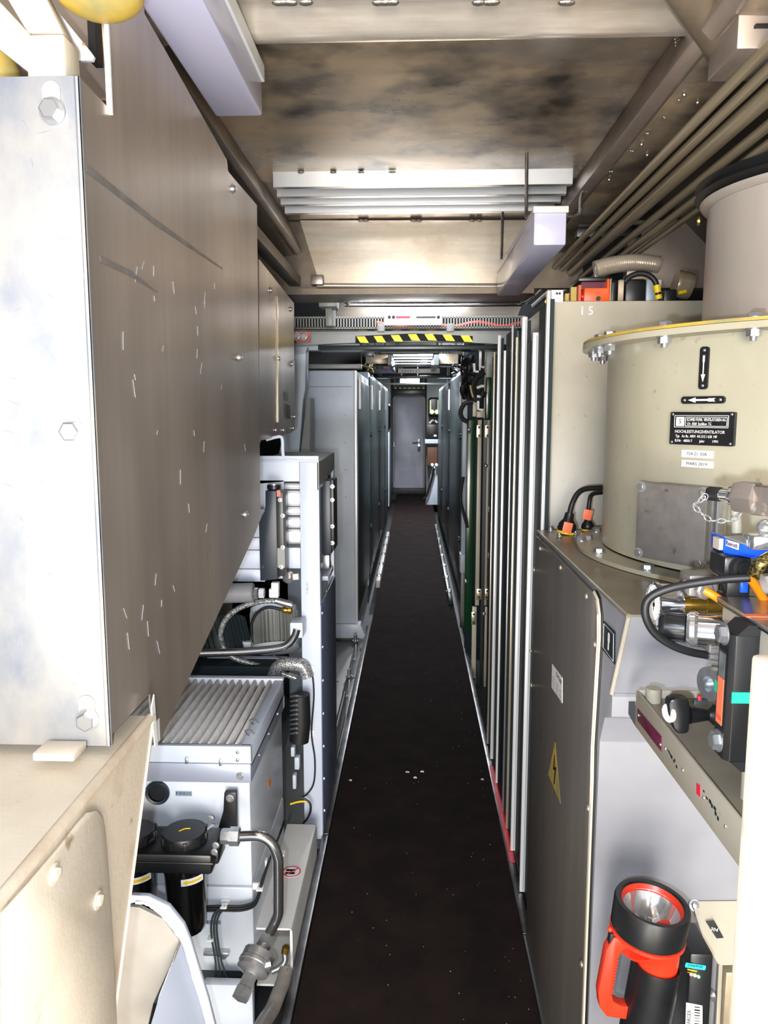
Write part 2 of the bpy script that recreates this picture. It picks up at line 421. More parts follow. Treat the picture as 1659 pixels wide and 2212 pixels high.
# near transverse beam: a folded hat profile
yb = WZ(850, 92, 2.42).y
prof = [(yb - .62, 2.5), (yb - .56, 2.436), (yb - .135, 2.436), (yb - .115, 2.433), (yb - .10, 2.427), (yb - .075, 2.412), (yb - .06, 2.407), (yb - .035, 2.407), (yb - .015, 2.415), (yb - .003, 2.43), (yb, 2.45), (yb + .012, 2.50)]
part('cross_beam', MB().prism([(-.60, y, z) for y, z in prof], (1.19, 0, 0)), 'roof_bright', ce)
b = MB()
for px in (610, 650, 830, 1045, 1240):
    q = WZ(px, 6, 2.42)
    for k in range(3): b.ball(q + Vector((random.uniform(-.02, .02), 0, 0)), .009, 8, (1.6, 1, .6))
part('weld_bead', b, 'weld', ce, kind='stuff')
# far crease line on panel
part('crease', MB().box(-.5, .6, yb + .055, yb + .062, 2.486, 2.49), 'roof_dark', ce)
# corner welds of the cross beam
b = MB()
for k in range(9):
    q = WZ(1470 + k * 2.2, 60 + k * 9, 2.43).lerp(WZ(1458, 95 + 6 * k, 2.44), .5); b.ball(q, .008, 8, (1, 1.6, 1))
part('weld_bead', b, 'weld', ce, kind='stuff')
b = MB()
for x0, x1, py in ((1270, 1480, 400),):
    for t in (.05, .22, .38, .55, .75):
        q = WZ(1478 - 190 * t * 1.1, 207 + 190 * t * 1.15, 2.343)
        for k in range(3): b.ball(q + Vector((random.uniform(-.006, .006), random.uniform(-.008, .008), 0)), .0032, 8)
for px, py in ((1478, 205), (1507, 222), (1386, 312), (1398, 335), (1316, 388)):
    b.ball(WZ(px, py, 2.344), .006, 8)
part('weld_bead', b, 'weld', ce, kind='stuff')
# brace tubes at the top corners
q0 = WZ(1580, 118, 2.36); q1 = WZ(1395, -150, 2.44)
part('brace_tube', MB().tube([q0, q1], .042, 24), 'roof_dark', ce)
q0 = WZ(1600, 70, 2.40); q1 = WZ(1500, -60, 2.46)
part('brace_tube', MB().tube([q0, q1], .05, 24), 'roof_bright', ce)
# square post foot beside the brace tube
c = WY(1625, 60, 1.62)
part('roof_post', MB().box(c.x - .035, c.x + .075, 1.6, 1.75, WY(1625, 105, 1.6).z, 2.5, .003), 'roof_brown', ce)
q0 = WY(510, 42, 1.9); q1 = WY(600, 10, 1.9)
part('brace_tube', MB().tube([q0 + Vector((-.12, 0, -.05)), q1 + Vector((.03, 0, .02))], .026, 16), 'roof_bright', ce)

# bulkhead plate behind the louvre
pts = [WY(648, 476, 3.78), WY(1140, 476, 3.78), WY(1113, 612, 3.78), WY(690, 612, 3.78)]
bp_ = part('bulkhead_plate', MB().prism(pts, (0, .02, 0)), 'roof_bright', ce)
z0 = pts[2].z
part('plate_flange', MB().tube([WY(685, 617, 3.77), WY(1113, 619, 3.77)], .012, 12), 'roof_bright', ce)
part('plate_flange', MB().box(-.62, .56, 3.72, 4.0, z0 - .055, z0 - .028), 'roof_dark', ce)
part('bulkhead_filler', MB().box(-.8, .8, 3.80, 3.84, z0 - .02, 2.5), 'roof_dark', ce)
b = MB().box(WY(672, 595, 3.74).x, WY(699, 595, 3.74).x, 3.72, 3.775, WY(685, 616, 3.74).z, WY(685, 595, 3.74).z, .004)
part('clip', b, 'steel', ce)
b = MB()
for px in (780, 790, 893, 905, 1020, 1035): b.ball(WY(px, 476, 3.77), .009, 8, (1.7, 1, .7))
part('weld_bead', b, 'weld', ce, kind='stuff')

# louvre of four slats set in the roof
rv = thing('roof_vent', 'bright aluminium roof louvre of four slats ahead of the stained roof panel', 'vent', (0, 3.35, 2.45))
rows = [(370, 403, 590, 1238), (404, 424, 598, 1224), (426, 441, 606, 1212), (443, 460, 615, 1198)]
for i, (ya, yc, xa, xb) in enumerate(rows):
    Yi = WZ(xa, ya, 2.492).y; a = WY(xa, yc, Yi); c = WY(xb, ya, Yi)
    sl = part('slat', MB().prism([(a.x, Yi, 2.503), (c.x, Yi, 2.503), (c.x, Yi + .004, a.z), (a.x, Yi + .004, a.z)], (0, .003, 0)), 'slat_alu', rv)
    part('lip', MB().box(a.x, c.x, Yi + .004, Yi + .03, a.z - .0015, a.z), 'alu', sl)
b = MB()
for px in (650, 720, 780, 845, 850, 910, 970, 1090, 1160): b.ball(WZ(px, 372, 2.485), .008, 8, (1.6, 1, .6))
part('weld_bead', b, 'weld', rv, kind='stuff')

# far bulkhead with its door
fy = 15.35
struct('wall_far', MB().box(-1.45, 1.45, fy, fy + .1, -.2, 2.6), 'far_wall')
dc = (WY(852, 857, fy - .05) + WY(914, 1064, fy - .05)) / 2
dw = WY(914, 900, fy - .05).x - WY(852, 900, fy - .05).x; dh = WY(880, 857, fy - .05).z - WY(880, 1063, fy - .05).z
dr = struct('door_1', MB().prism(rrect(dc, XP, ZP, dw, dh, .09, 6), (0, .04, 0), .006), 'door_paint')
b = MB().prism(rrect(dc + Vector((0, .02, 0)), XP, ZP, dw + .09, dh + .09, .13, 6), (0, .03, 0)); part('door_frame', b, 'grey_paint', dr)
q = WY(905, 962, fy - .09)
b = MB().box(q.x - .03, q.x + .03, fy - .075, fy - .05, q.z - .12, q.z + .12, .005); b.cyl(q, q + YP * .03, .02); b.tube([q + ZP * .05, q + Vector((-.13, 0, .05))], .014, 8)
part('door_handle', b, 'chrome', dr)
for pz in (960, 1047):
    q = WY(851, pz, fy - .06); part('hinge', MB().cyl(q - ZP * .05, q + ZP * .05, .018, seg=10), 'zinc', dr)
part('threshold', MB().box(dc.x - .4, dc.x + .4, fy - .28, fy - .02, 0, .10, .005), 'floor_dark', dr)

# portal across the corridor with hazard tape
Yp = 4.45
pf = thing('portal_beam', 'grey steel portal beam across the corridor under the slotted cable tray', 'beam', (0, Yp, 1.9))
zt, zm, zb = WY(890, 713, Yp).z, WY(890, 742, Yp).z, WY(890, 757, Yp + .1).z
xa, xb = WY(640, 740, Yp).x, WY(1120, 740, Yp).x
N_ = 14; up_ = []; lo_ = []
for i in range(N_ + 1):
    t = i / N_; x = xa + (xb - xa) * t; arch = .022 * (1 - (2 * t - 1) ** 2)
    up_.append((x, Yp, zt + arch)); lo_.append((x, Yp, zm - .012 + arch))
part('web', MB().prism(up_ + lo_[::-1], (0, .05, 0), 0), 'grey_paint', pf)
part('lower_flange', MB().box(xa + .12, xb, Yp + .03, Yp + .22, zb, zm - .006, .004), 'grey_dark_cab', pf)
ht = []
tp = part('tape_backing', MB().prism([WY(768, 726, Yp - .001), WY(895, 720, Yp - .001), WY(1021, 726, Yp - .001), WY(1021, 740, Yp - .001), WY(895, 736, Yp - .001), WY(768, 741, Yp - .001)], (0, -.002, 0)), 'ink', pf, 'black hazard tape')
for i, (x, yy) in enumerate(((770, 727), (807, 726), (844, 724), (881, 722), (917, 722), (956, 723), (995, 725))):
    part('hazard_stripe', MB().prism([WY(x, yy, Yp - .004), WY(x + 18, yy - .5, Yp - .004), WY(x + 27, yy + 14, Yp - .004), WY(x + 8, yy + 13, Yp - .004)], (0, -.001, 0)), 'yellow', tp)
# portal jamb, left
Yj = 4.5
pj = thing('portal_post', 'pale grey folded portal post left of the corridor, with a copper-coloured clamp plate', 'post', (-.66, Yj, 0))
pts = [WY(*q, Yj) for q in ((637, 740), (668, 740), (661, 760), (660, 840), (655, 865), (645, 990), (600, 990), (628, 860), (634, 830))]
part('jamb', MB().prism(pts, (0, .12, 0), .004), 'grey_blue', pj)
pts = [WY(*q, Yj - .002) for q in ((664, 860), (670, 860), (668, 990), (648, 990), (655, 930))]
part('stiffener', MB().prism(pts, (0, .2, 0)), 'grey_paint', pj)
part('foot', MB().box(-.75, -.62, Yj, Yj + .12, -.14, WY(640, 990, Yj).z, .004), 'grey_blue', pj)
pts = rrect(WY(654, 726, Yj - .12), XP, ZP, .088, .068, .012)
cp = part('clamp_plate', MB().prism(pts, (0, .01, 0)), 'pink_red', pj, 'copper-coloured clamp plate')
for px in (640, 656): fix(cp, WY(px, 726, Yj - .12), (0, -1, 0), .034, 'hex', 'zinc')
part('top_rail', MB().box(WY(665, 745, Yj).x, WY(775, 745, Yj).x, Yj + .02, Yj + .1, WY(700, 756, Yj).z, WY(700, 742, Yj).z, .003), 'grey_blue', pj)

# slotted cable tray with its label strip
Yt = 4.2
ct = thing('cable_tray', 'slotted grey cable tray running across above the hazard tape', 'cable tray', (0, Yt, 2.1))
x0, x1 = WY(634, 700, Yt).x, WY(1135, 700, Yt).x; z0, z1 = WY(880, 711, Yt).z, WY(880, 683, Yt).z
b = MB().box(x0, x1, Yt, Yt + .004, z0, z0 + .011); b.box(x0, x1, Yt, Yt + .004, z1 - .010, z1); b.box(x0, x1, Yt, Yt + .1, z0, z0 + .003)
n = 80
for i in range(n):
    xx = x0 + (x1 - x0) * (i + .5) / n; b.box(xx - .0036, xx + .0036, Yt, Yt + .004, z0 + .006, z1 - .006)
part('tray_side', b, 'grey_paint', ct)
part('tray_back', MB().box(x0, x1, Yt + .09, Yt + .1, z0, z1), 'ink', ct)
part('red_cable', MB().tube([(x, Yt + .05, z0 + .03 + .012 * math.sin(x * 23)) for x in [(-.2 + i * .05) for i in range(19)]], .009, 8), 'red', ct)
for px in (717, 823, 973):
    a = WY(px, 696, Yt - .02)
    part('clamp', MB().box(a.x - .02, a.x + .02, Yt - .03, Yt - .005, WY(px, 718 if px > 720 else 706, Yt).z, WY(px, 700 if px > 720 else 668, Yt).z, .003), 'grey_paint', ct)
lp = thing('terminal_cover', 'white cover strip with red and black marks clipped on the cable tray', 'cover', WY(892, 703, Yt - .02))
a, c = WY(830, 703, Yt - .02), WY(955, 677, Yt - .02)
part('cover', MB().box(a.x, c.x, Yt - .02, Yt - .001, a.z, c.z, .003), 'white_paint', lp)
for xx0, xx1, m_ in ((855, 886, 'red_sign'), (899, 941, 'black')):
    p0, p1 = WY(xx0, 687, Yt - .0215), WY(xx1, 683, Yt - .0215)
    part('mark', MB().box(p0.x, p1.x, Yt - .0225, Yt - .0195, p0.z, p1.z), m_, lp)
for px in (841, 850, 947): fix(lp, WY(px, 685, Yt - .02), (0, -1, 0), .015, 'screw', 'black', 'screw')
# two conduits bent above the tray
for k, (ya, yc) in enumerate(((652, 640), (661, 648))):
    pts = [WY(745 + k * 4, yc - 4, 4.05), WY(752 + k * 4, ya - 2, 4.05), WY(775, ya, 4.05), WY(1090, ya - 1, 4.05), WY(1125, ya - 4, 4.05), WY(1150, ya - 20, 3.9)]
    pts = [p - YP * .03 * k for p in pts]
    solo('conduit', MB().tube(pts, .009, 10, 5), 'tube_steel', ('upper' if k == 0 else 'lower') + ' of the two thin steel conduits bent across above the cable tray', 'conduit', 'conduits above the cable tray')
solo('brown_conduit', MB().tube([WY(712, 636, 3.95), WY(1100, 634, 3.95)], .009, 8), 'rust', 'thin brown conduit running straight under the roof plate edge', 'conduit')
q = WY(712, 668, 4.1)
solo('hanger_bracket', MB().box(q.x - .045, q.x + .045, 4.0, 4.15, q.z, WY(712, 640, 4.1).z, .004).box(q.x - .018, q.x + .018, 4.06, 4.1, WY(712, 706, 4.1).z, q.z, .003), 'grey_paint',
     'short grey hanger bracket holding the left end of the slotted cable tray', 'bracket')

# ceiling luminaires
def luminaire(label, pts_end, far, name='ceiling_lamp'):
    "pts_end: x0,x1,z0,z1 of the cross-section; far: (y0,y1)"
    x0, x1, z0, z1 = pts_end; y0, y1 = far
    t = thing(name, label, 'lamp', ((x0 + x1) / 2, (y0 + y1) / 2, z0), 'ceiling strip lamps')
    part('diffuser', MB().box(x0, x1, y0, y1, z0, z1 - .012, .006), 'diffuser', t)
    part('housing', MB().box(x0 - .003, x1 + .003, y0 + .002, y1 - .002, z1 - .016, z1, .002), 'lamp_house', t)
    return t
a, c = WY(1152, 530, 2.55), WY(1225, 449, 2.55)
l1 = luminaire('boxy strip lamp hung on wire hooks over the right side of the corridor', (a.x, c.x, a.z, c.z), (2.55, 3.62))
part('end_cap', MB().box(a.x - .004, c.x + .004, 2.54, 2.56, c.z - .016, c.z + .004, .002), 'white_paint', l1)
for pts in ([WY(1138, 330, 2.7), WY(1137, 460, 2.7), WY(1140, 467, 2.7), WY(1160, 467, 2.7)], [WY(1268, 414, 2.65), WY(1256, 418, 2.65), WY(1253, 455, 2.65), WY(1245, 466, 2.65), WY(1225, 467, 2.65)],
            [WY(1086, 458, 3.3), WY(1083, 560, 3.3)]):
    part('hook', MB().tube(pts, .006, 8, 4), 'tube_steel', l1)
a, c = WY(466, 253, 1.86), WY(565, 146, 1.86)
l2 = luminaire('boxy strip lamp at the upper left, its near end out of view', (a.x, c.x, a.z, c.z), (.75, 1.86))
part('edge_rail', MB().box(c.x - .002, c.x + .006, .75, 1.862, c.z - .03, c.z + .004), 'white_paint', l2)

# painted pipes under the roof on the right
zpp = 2.29
specs = [(.665, 2.285, .0125), (.70, 2.275, .0125), (.742, 2.262, .021), (.788, 2.235, .013), (.818, 2.215, .013), (.845, 2.20, .010)]
names = ['topmost and innermost', 'second from the inside', 'thickest and third', 'fourth from the inside', 'fifth from the inside', 'outermost and thinnest']
for (x, z, r_), nm in zip(specs, names):
    solo('roof_pipe', MB().tube([(x, .7, z + .0), (x, 4.9, z - .005)], r_, 14), 'pipe_paint', nm + ' of the parallel brown painted pipes under the right of the roof', 'pipe', 'roof pipes on the right')
for k, yy in enumerate((1.62, 3.2, 4.4)):
    t = solo('pipe_clamp', MB().box(.645, .90, yy, yy + .05, 2.29, 2.325, .003).box(.645, .90, yy - .03, yy + .07, 2.325, 2.33), 'black',
         ['black clamp block nearest the camera holding the roof pipes', 'black clamp block halfway along the roof pipes', 'black clamp block at the far end of the roof pipes'][k], 'clamp', 'clamps of the roof pipes')
# ------------------------------------------------------------------ left side, near
XS = -.45
# big brushed steel cabinet
yn = 1.08
sc = thing('steel_cabinet', 'large scratched brushed steel cabinet filling the upper left foreground', 'cabinet', (-.62, 1.6, 1.1))
zt = WX(165, 160, XS).z; zb = WX(245, 1605, XS).z
part('front_panel', MB().prism([(-.78, yn, zb + .02), (-.752, yn, zb), (XS, yn, zb), (XS, yn, zt), (XS - .012, yn, zt + .001), (-.78, yn, zt)], (0, .003, 0)), 'steel_front', sc)
# side panel outline in the plane X = XS
S_ = lambda x, y: WX(x, y, XS)
side = [(XS, yn, zb), (XS, yn, zt), S_(238, 237), S_(222, 30), S_(214, -60), S_(262, -60), S_(490, 345), S_(493, 370), S_(505, 385), S_(555, 443), S_(563, 1120), S_(552, 1150), S_(345, 1603), Vector((XS, 1.262, 1.04)), Vector((XS, 1.255, 1.12)), Vector((XS, yn, 1.12))]
side = [Vector(p) for p in side]; 

part('side_panel', MB().prism(side, (-.003, 0, 0)), 'steel_side', sc)
part('corner_bend', MB().tube([(XS - .004, yn + .004, zb), (XS - .004, yn + .004, zt)], .005, 12), 'steel_front', sc)
part('back_panel', MB().box(-.78, XS - .004, 2.2, 2.203, 1.3, 2.15), 'steel_side', sc)
part('top_panel', MB().box(-.78, XS - .004, yn + .3, 2.2, 2.13, 2.134), 'steel_side', sc)
p0, p1 = S_(226, 30), S_(238, 236)
part('lip', MB().box(XS - .002, XS + .006, p0.y - .003, p0.y + .0015, p1.z - .01, p0.z + .05), 'white_paint', sc)
part('lip_gap', MB().box(XS + .0004, XS + .0012, S_(345, 1603).y - .02, S_(345, 1603).y, 1.02, 1.06), 'white_paint', sc)
for px, py, z_ in ((113, 240, 1), (155, 932, 1), (189, 1555, 1)):
    q = WY(px, py, yn - .001)
    part('slot_plate', MB().prism(rrect(q + ZP * .012, XP, ZP, .024, .052, .012), (0, -.0012, 0)), 'cream', sc)
    fix(sc, q, (0, -1, 0), .029, 'hex', 'zinc', roll=px)
for px, py in ((503, 408), (517, 772), (530, 1111)):
    fix(sc, WX(px, py, XS), (1, 0, 0), .021, 'screw', 'zinc', 'screw')
# greasy chalk strokes
for p_, w_ in ((((185, 362), (335, 480), (480, 580), (600, 720)), .005), (((215, 560), (280, 590), (340, 632)), .004)):
    q = [S_(*a) for a in p_ if a[0] < 560] 
    if len(q) > 1:
        up_ = [v + Vector((.0006, 0, w_ * (1 if i < len(q) - 1 else .2))) for i, v in enumerate(q)]; lo_ = [v + Vector((.0006, 0, -w_ * (1 if i < len(q) - 1 else .2))) for i, v in enumerate(q)]
        part('chalk_stroke', MB().prism(up_ + lo_[::-1], (.0004, 0, 0)), 'grey_cast', sc)
random.seed(11); b = MB()
for i in range(34):
    a = S_(random.uniform(265, 540), random.uniform(560, 1400)); 
    if a.z < 1.25 and a.y > 1.7: continue
    l_ = random.uniform(.004, .015); an = random.uniform(.8, 2.2); w_ = random.uniform(.0001, .00022)
    d = Vector((0, math.cos(an), math.sin(an))); n_ = Vector((0, -math.sin(an), math.cos(an)))
    b.prism([a + d * l_ + Vector((.0006, 0, 0)), a + n_ * w_ + Vector((.0006, 0, 0)), a - d * l_ + Vector((.0006, 0, 0)), a - n_ * w_ + Vector((.0006, 0, 0))], (.0003, 0, 0))
part('scratches', b, 'grey_blue', sc, kind='stuff')
b = MB()
for i in range(36):
    a = WY(random.uniform(5, 190), random.uniform(250, 1500), yn - .0006)
    l_ = random.uniform(.003, .012); an = random.uniform(0, 3.14); w_ = random.uniform(.0001, .00022)
    d = Vector((math.cos(an), 0, math.sin(an))); n_ = Vector((-math.sin(an), 0, math.cos(an)))
    b.prism([a + d * l_, a + n_ * w_, a - d * l_, a - n_ * w_], (0, -.0003, 0))
part('scratches', b, 'zinc', sc, kind='stuff')
# white foot bracket below
p = WY(195, 1618, 1.06)
part('foot_bracket', MB().box(WY(133, 1605, 1.12).x, WY(215, 1605, 1.12).x, 1.03, 1.075, WY(133, 1632, 1.05).z, zb + .01, .002), 'cream', sc)

# painted frame and yellow pipe above it
fr = thing('support_frame', 'cream painted square tube frame standing on the brushed steel cabinet, upper left corner', 'frame', WY(100, 155, 1.15))
q0, q1 = WY(58, 158, 1.10), WY(138, 72, 1.10)
part('post', MB().box(q0.x, q1.x, 1.10, 1.15, zt - .02, q1.z, .004), 'cream', fr)
pts = [WY(-40, -60, 1.155), WY(62, 72, 1.155), WY(138, 72, 1.155), WY(120, 30, 1.155), WY(60, -60, 1.155)]
a1 = part('diagonal_tube', MB().prism([WY(-60, 60, 1.105), WY(64, 158, 1.105), WY(64, 74, 1.105), WY(-60, -60, 1.105)], (0, .02, 0), .002), 'cream', fr)
part('diagonal_face', MB().prism([WY(-30, -80, 1.12), WY(60, 72, 1.12), WY(137, 72, 1.12), WY(62, -80, 1.12)], (0, .03, 0), .002), 'cream', fr)
part('gusset', MB().prism([WY(140, 131, 1.2), WY(200, 131, 1.2), WY(203, 122, 1.2), WY(196, 112, 1.2), WY(105, 0, 1.2), WY(60, -60, 1.2), WY(40, -60, 1.2), WY(134, 60, 1.2)], (0, .006, 0)), 'white_paint', fr)
part('red_dab', MB().prism([WY(177, 91, 1.199), WY(184, 94, 1.199), WY(184, 99, 1.199), WY(178, 98, 1.199)], (0, -.0005, 0)), 'tag_orange', fr)
part('stay', MB().box(WY(187, 20, 1.35).x, WY(203, 20, 1.35).x, 1.35, 1.38, WY(200, 130, 1.35).z, WY(187, 20, 1.35).z), 'black', fr)
q = WY(212, -25, 1.13)
solo('yellow_pipe_cap', MB().ball(q, .062, 28, (1, 1, .58)), 'yellow_dirty', 'worn yellow rounded cap hanging over the top edge of the picture at upper left', 'pipe cap')
q = WY(8, 140, 1.3)
solo('pipe_elbow', MB().tube([q + Vector((-.1, 0, .06)), q + Vector((-.03, 0, .03)), q + Vector((.0, 0, -.03)), q + Vector((-.01, 0, -.08))], .028, 16, 5), 'yellow_dirty', 'greenish pipe elbow behind the cream frame at the left edge', 'pipe')
solo('inner_panel', MB().box(-.80, XS - .02, 1.42, 1.425, 2.0, 2.32), 'roof_brown', 'brown-grey sheet behind the cream frame above the steel cabinet', 'panel')

# cream housing with rusty edges, lower left
XH = -.435
ho = thing('blower_housing', 'cream painted sheet metal housing with rusty edges, lower left foreground', 'housing', (-.62, 1.0, .5))
H_ = lambda x, y: WX(x, y, XH)
tip = H_(331, 1545)
A0 = H_(0, 1945)
zt2 = tip.z
zl = A0.z + (A0.z - tip.z) / (A0.y - tip.y) * (.30 - A0.y); print('line', tip, A0, zl)
line = [Vector((XH, tip.y, zt2)), Vector((XH, .30, zl))]
low = H_(250, 2170); low2 = H_(243, 2330)
part('side_sheet', MB().prism([line[0], Vector((XH, tip.y + .004, tip.z - .02)), Vector((XH, low.y, low.z)), Vector((XH, low2.y - .01, low2.z - .05)), Vector((XH, .30, .55)), line[1]], (-.003, 0, 0)), 'cream_rust', ho)
part('top_sheet', MB().prism([line[0] + Vector((-.0, -.003, 0)), line[1], Vector((-.95, .30, zl)), Vector((-.95, tip.y, zt2))], (0, 0, -.003)), 'cream', ho)
part('edge_bead', MB().tube([line[0] + Vector((-.003, -.005, -.002)), line[1] + Vector((-.003, 0, -.002))], .008, 12), 'cream_rust', ho)
part('rear_edge', MB().tube([line[0] + Vector((0, .0, 0)), Vector((XH, low.y, low.z)), Vector((XH, low2.y - .01, low2.z - .05))], .0028, 8), 'cream', ho)
part('upstand', MB().prism([H_(331, 1500), H_(339, 1612), H_(333, 1612), H_(325, 1530)], (.002, 0, 0)), 'white_paint', ho)
# cover plate with rounded corner
cp_px = [(0, 1972), (60, 1905), (120, 1835), (165, 1778), (185, 1755), (205, 1750), (218, 1765), (224, 1800), (232, 1900), (240, 2030), (248, 2180), (254, 2330), (0, 2330)]
part('cover_plate', MB().prism([WX(x, y, XH + .002) for x, y in cp_px] , (.003, 0, 0), .0012), 'cream', ho, 'flat cream cover plate')
for px, py in ((117, 1887), (211, 1944)):
    q = WX(px, py, XH + .005); part('washer', MB().cyl(q, q + XP * .0015, .0125, seg=24), 'cream', ho); fix(ho, q + XP * .0015, (1, 0, 0), .015, 'slot', 'cream', 'screw', roll=.6)

# curved duct elbow below
el = thing('duct_elbow', 'grey-white painted duct elbow with flanged rim at the bottom left', 'duct', WY(350, 2100, 1.5))
Yd = 1.55
arc = [(262, 1945), (285, 1934), (320, 1936), (365, 1958), (397, 1998), (412, 2035), (430, 2095), (450, 2160), (470, 2240), (480, 2300)]
arc_in = [(262, 1957), (290, 1950), (318, 1955), (350, 1980), (385, 2025), (397, 2045), (415, 2110), (437, 2180), (455, 2250), (462, 2300)]
part('rim', MB().prism([WY(x, y, Yd) for x, y in arc] + [WY(x, y, Yd) for x, y in arc_in[::-1]], (0, .012, 0), .001), 'white_blue', el)
segs = [(262, 1957), (318, 1955), (390, 2030), (437, 2180), (462, 2300)]
body = [WY(x, y, Yd + .004) for x, y in ((262, 1957), (300, 1960), (352, 1985), (390, 2035), (330, 2170), (300, 2300), (240, 2300), (240, 1960))]
part('shell', MB().prism(body, (-.0, .01, 0)), 'shell_paint', el)
part('shell', MB().prism([WY(392, 2033, Yd + .002), WY(437, 2180, Yd - .0), WY(462, 2300, Yd - .0), WY(300, 2300, Yd - .16), WY(345, 2150, Yd - .10)], (0, .01, 0)), 'duct_blue', el)
part('seam_bead', MB().tube([WY(390, 2033, Yd - .002), WY(345, 2150, Yd - .09), WY(312, 2290, Yd - .14)], .0025, 8), 'weld', el)
random.seed(3); wl = []
for x, y in arc_in[1:]: wl.append(WY(x + 3, y - 1, Yd - .002))
wl = smoothpath(wl, 8)
part('weld_bead', MB().tube(wl, [random.uniform(.0028, .0046) for _ in wl], 8), 'white_paint', el)

# ------------------------------------------------------------------ air treatment unit with the filter grille
Yu = 2.0
ar = thing('air_unit', 'white air unit with a pleated filter grille on top, left of the walkway', 'machine', (-.62, 2.3, -.1))
xe = WY(540, 1700, Yu).x
zt_ = WY(500, 1688, Yu).z
ym = WY(540, 1916, Yu).z
yback = 2.52
part('upper_body', MB().box(-.86, xe, Yu, yback, ym + .002, zt_, .006), 'machine_white', ar)
part('lower_body', MB().box(-.86, xe + .001, Yu, yback, WY(540, 2100, Yu).z, ym - .002, .006), 'machine_white', ar)
part('side_cable_clip', MB().box(xe, xe + .006, Yu + .18, Yu + .2, .20, .24, .002), 'white', ar)
# filter cassette on top
xl = -.86; xr = xe + .006
z1 = zt_; z2 = WY(500, 1642, Yu).z; z3 = WY(500, 1610, Yu).z
part('cassette_lower', MB().box(xl, xr, Yu - .012, yback, z1 + .001, z1 + (z2 - z1) * .9, .003), 'steel_blue', ar)
cs = part('cassette_frame', MB().box(xl, xr, Yu - .008, Yu + .012, z1 + (z2 - z1) * .9, z3 + .0, .003).box(xr - .03, xr, Yu, yback + .03, z1 + .04, z3, .003).box(xl, xr, yback + .0, yback + .03, z1, z3 + .005, .003), 'white_blue', ar)
part('pleat_bed', MB().box(xl, xr - .03, Yu + .012, yback, z3 - .03, z3 - .022), 'grey_dark_cab', ar)
n = 15; x0_, x1_ = xl, xr - .034
pw = (x1_ - x0_) / n
me = None
for i in range(n):
    xx = x0_ + i * pw
    if me is None:
        me = part('pleat', MB().prism([(xx + pw * .05, Yu + .013, z3 - .021), (xx + pw * .45, Yu + .013, z3 + .001), (xx + pw * .75, Yu + .013, z3 + .001), (xx + pw * .95, Yu + .013, z3 - .021)], (0, yback - Yu - .014, 0), .002), 'grille', ar)
    else: inst(me, 'pleat', (i * pw, 0, 0), ar)
for px, py in ((513, 1625), (513, 1642)):
    fix(ar, WY(px, py, Yu - .010), (0, -1, 0), .010, 'rivet', 'alu', 'rivet')
for px, py in ((404, 1642), (477, 1646)):
    q = WY(px, py, Yu - .010); part('catch', MB().box(q.x - .004, q.x + .004, Yu - .016, Yu - .008, q.z - .009, q.z + .009, .001), 'alu', ar)
fix(ar, WY(519, 1676, Yu - .012), (0, -1, 0), .018, 'hex', 'zinc')
for t in (.12, .45, .8):
    fix(ar, (xr, Yu + .05 + t * .45, z1 + .03), (1, 0, 0), .010, 'screw', 'alu', 'screw')
for py in (1590, 1566):
    q = WZ(548 - (py - 1566) * .4, py, z3); part('wire_clip', MB().tube([q, q + Vector((-.012, 0, .012)), q + Vector((.0, .012, .014)), q + Vector((.012, .012, 0))], .0018, 6, 4), 'tube_steel', ar)
# round hole
q = WY(341, 1711, Yu)
b = MB(); b.lathe([(.024, 0), (.034, 0), (.034, .008), (.030, .012), (.024, .01)], q, (0, -1, 0), 28)
part('port_ring', b, 'black_blue', ar); part('port_inside', MB().cyl(q + YP * -.0005, q - YP * .002, .024), 'black', ar)
q = WY(397, 1714, Yu)
lb = part('label_plate', MB().box(q.x - .023, q.x + .023, Yu - .001, Yu, q.z - .007, q.z + .007), 'label_blue', ar)
text('P 010.1/1', q - YP * .0012, XP, ZP, .012, 'ink', lb, width=.040)
q = WY(461, 1992, Yu)
lb = part('label_plate', MB().box(q.x - .022, q.x + .022, Yu - .001, Yu, q.z - .006, q.z + .006), 'label_blue', ar)
text('E 010.1', q - YP * .0012, XP, ZP, .011, 'ink', lb, width=.036)
q = WX(583, 1683, xe + .036)
part('arrow_sign', MB().prism([WX(582, 1675, xe), WX(586, 1690, xe), WX(580, 1705, xe), WX(578, 1690, xe)], (.001, 0, 0)), 'orange_cable', ar)
# floor brace below
part('under_frame', MB().box(-.86, xe - .01, Yu + .05, yback, -.14, WY(540, 2108, Yu).z), 'grey_dark_cab', ar)
p0, p1 = WY(442, 2212 + 30, 1.90), WY(545, 2130, 1.90)
part('front_block', MB().box(p0.x, p1.x, 1.90, 1.93, -.14, p1.z, .004), 'machine_white', ar)
part('foot_angle', MB().box(WY(440, 2100, 1.98).x, WY(495, 2100, 1.98).x, 1.98, Yu, WY(440, 2093, 1.93).z, WY(440, 2085, 1.93).z, .002), 'zinc', ar)
fix(ar, WY(482, 2062, Yu), (0, -1, 0), .022, 'hex', 'zinc')
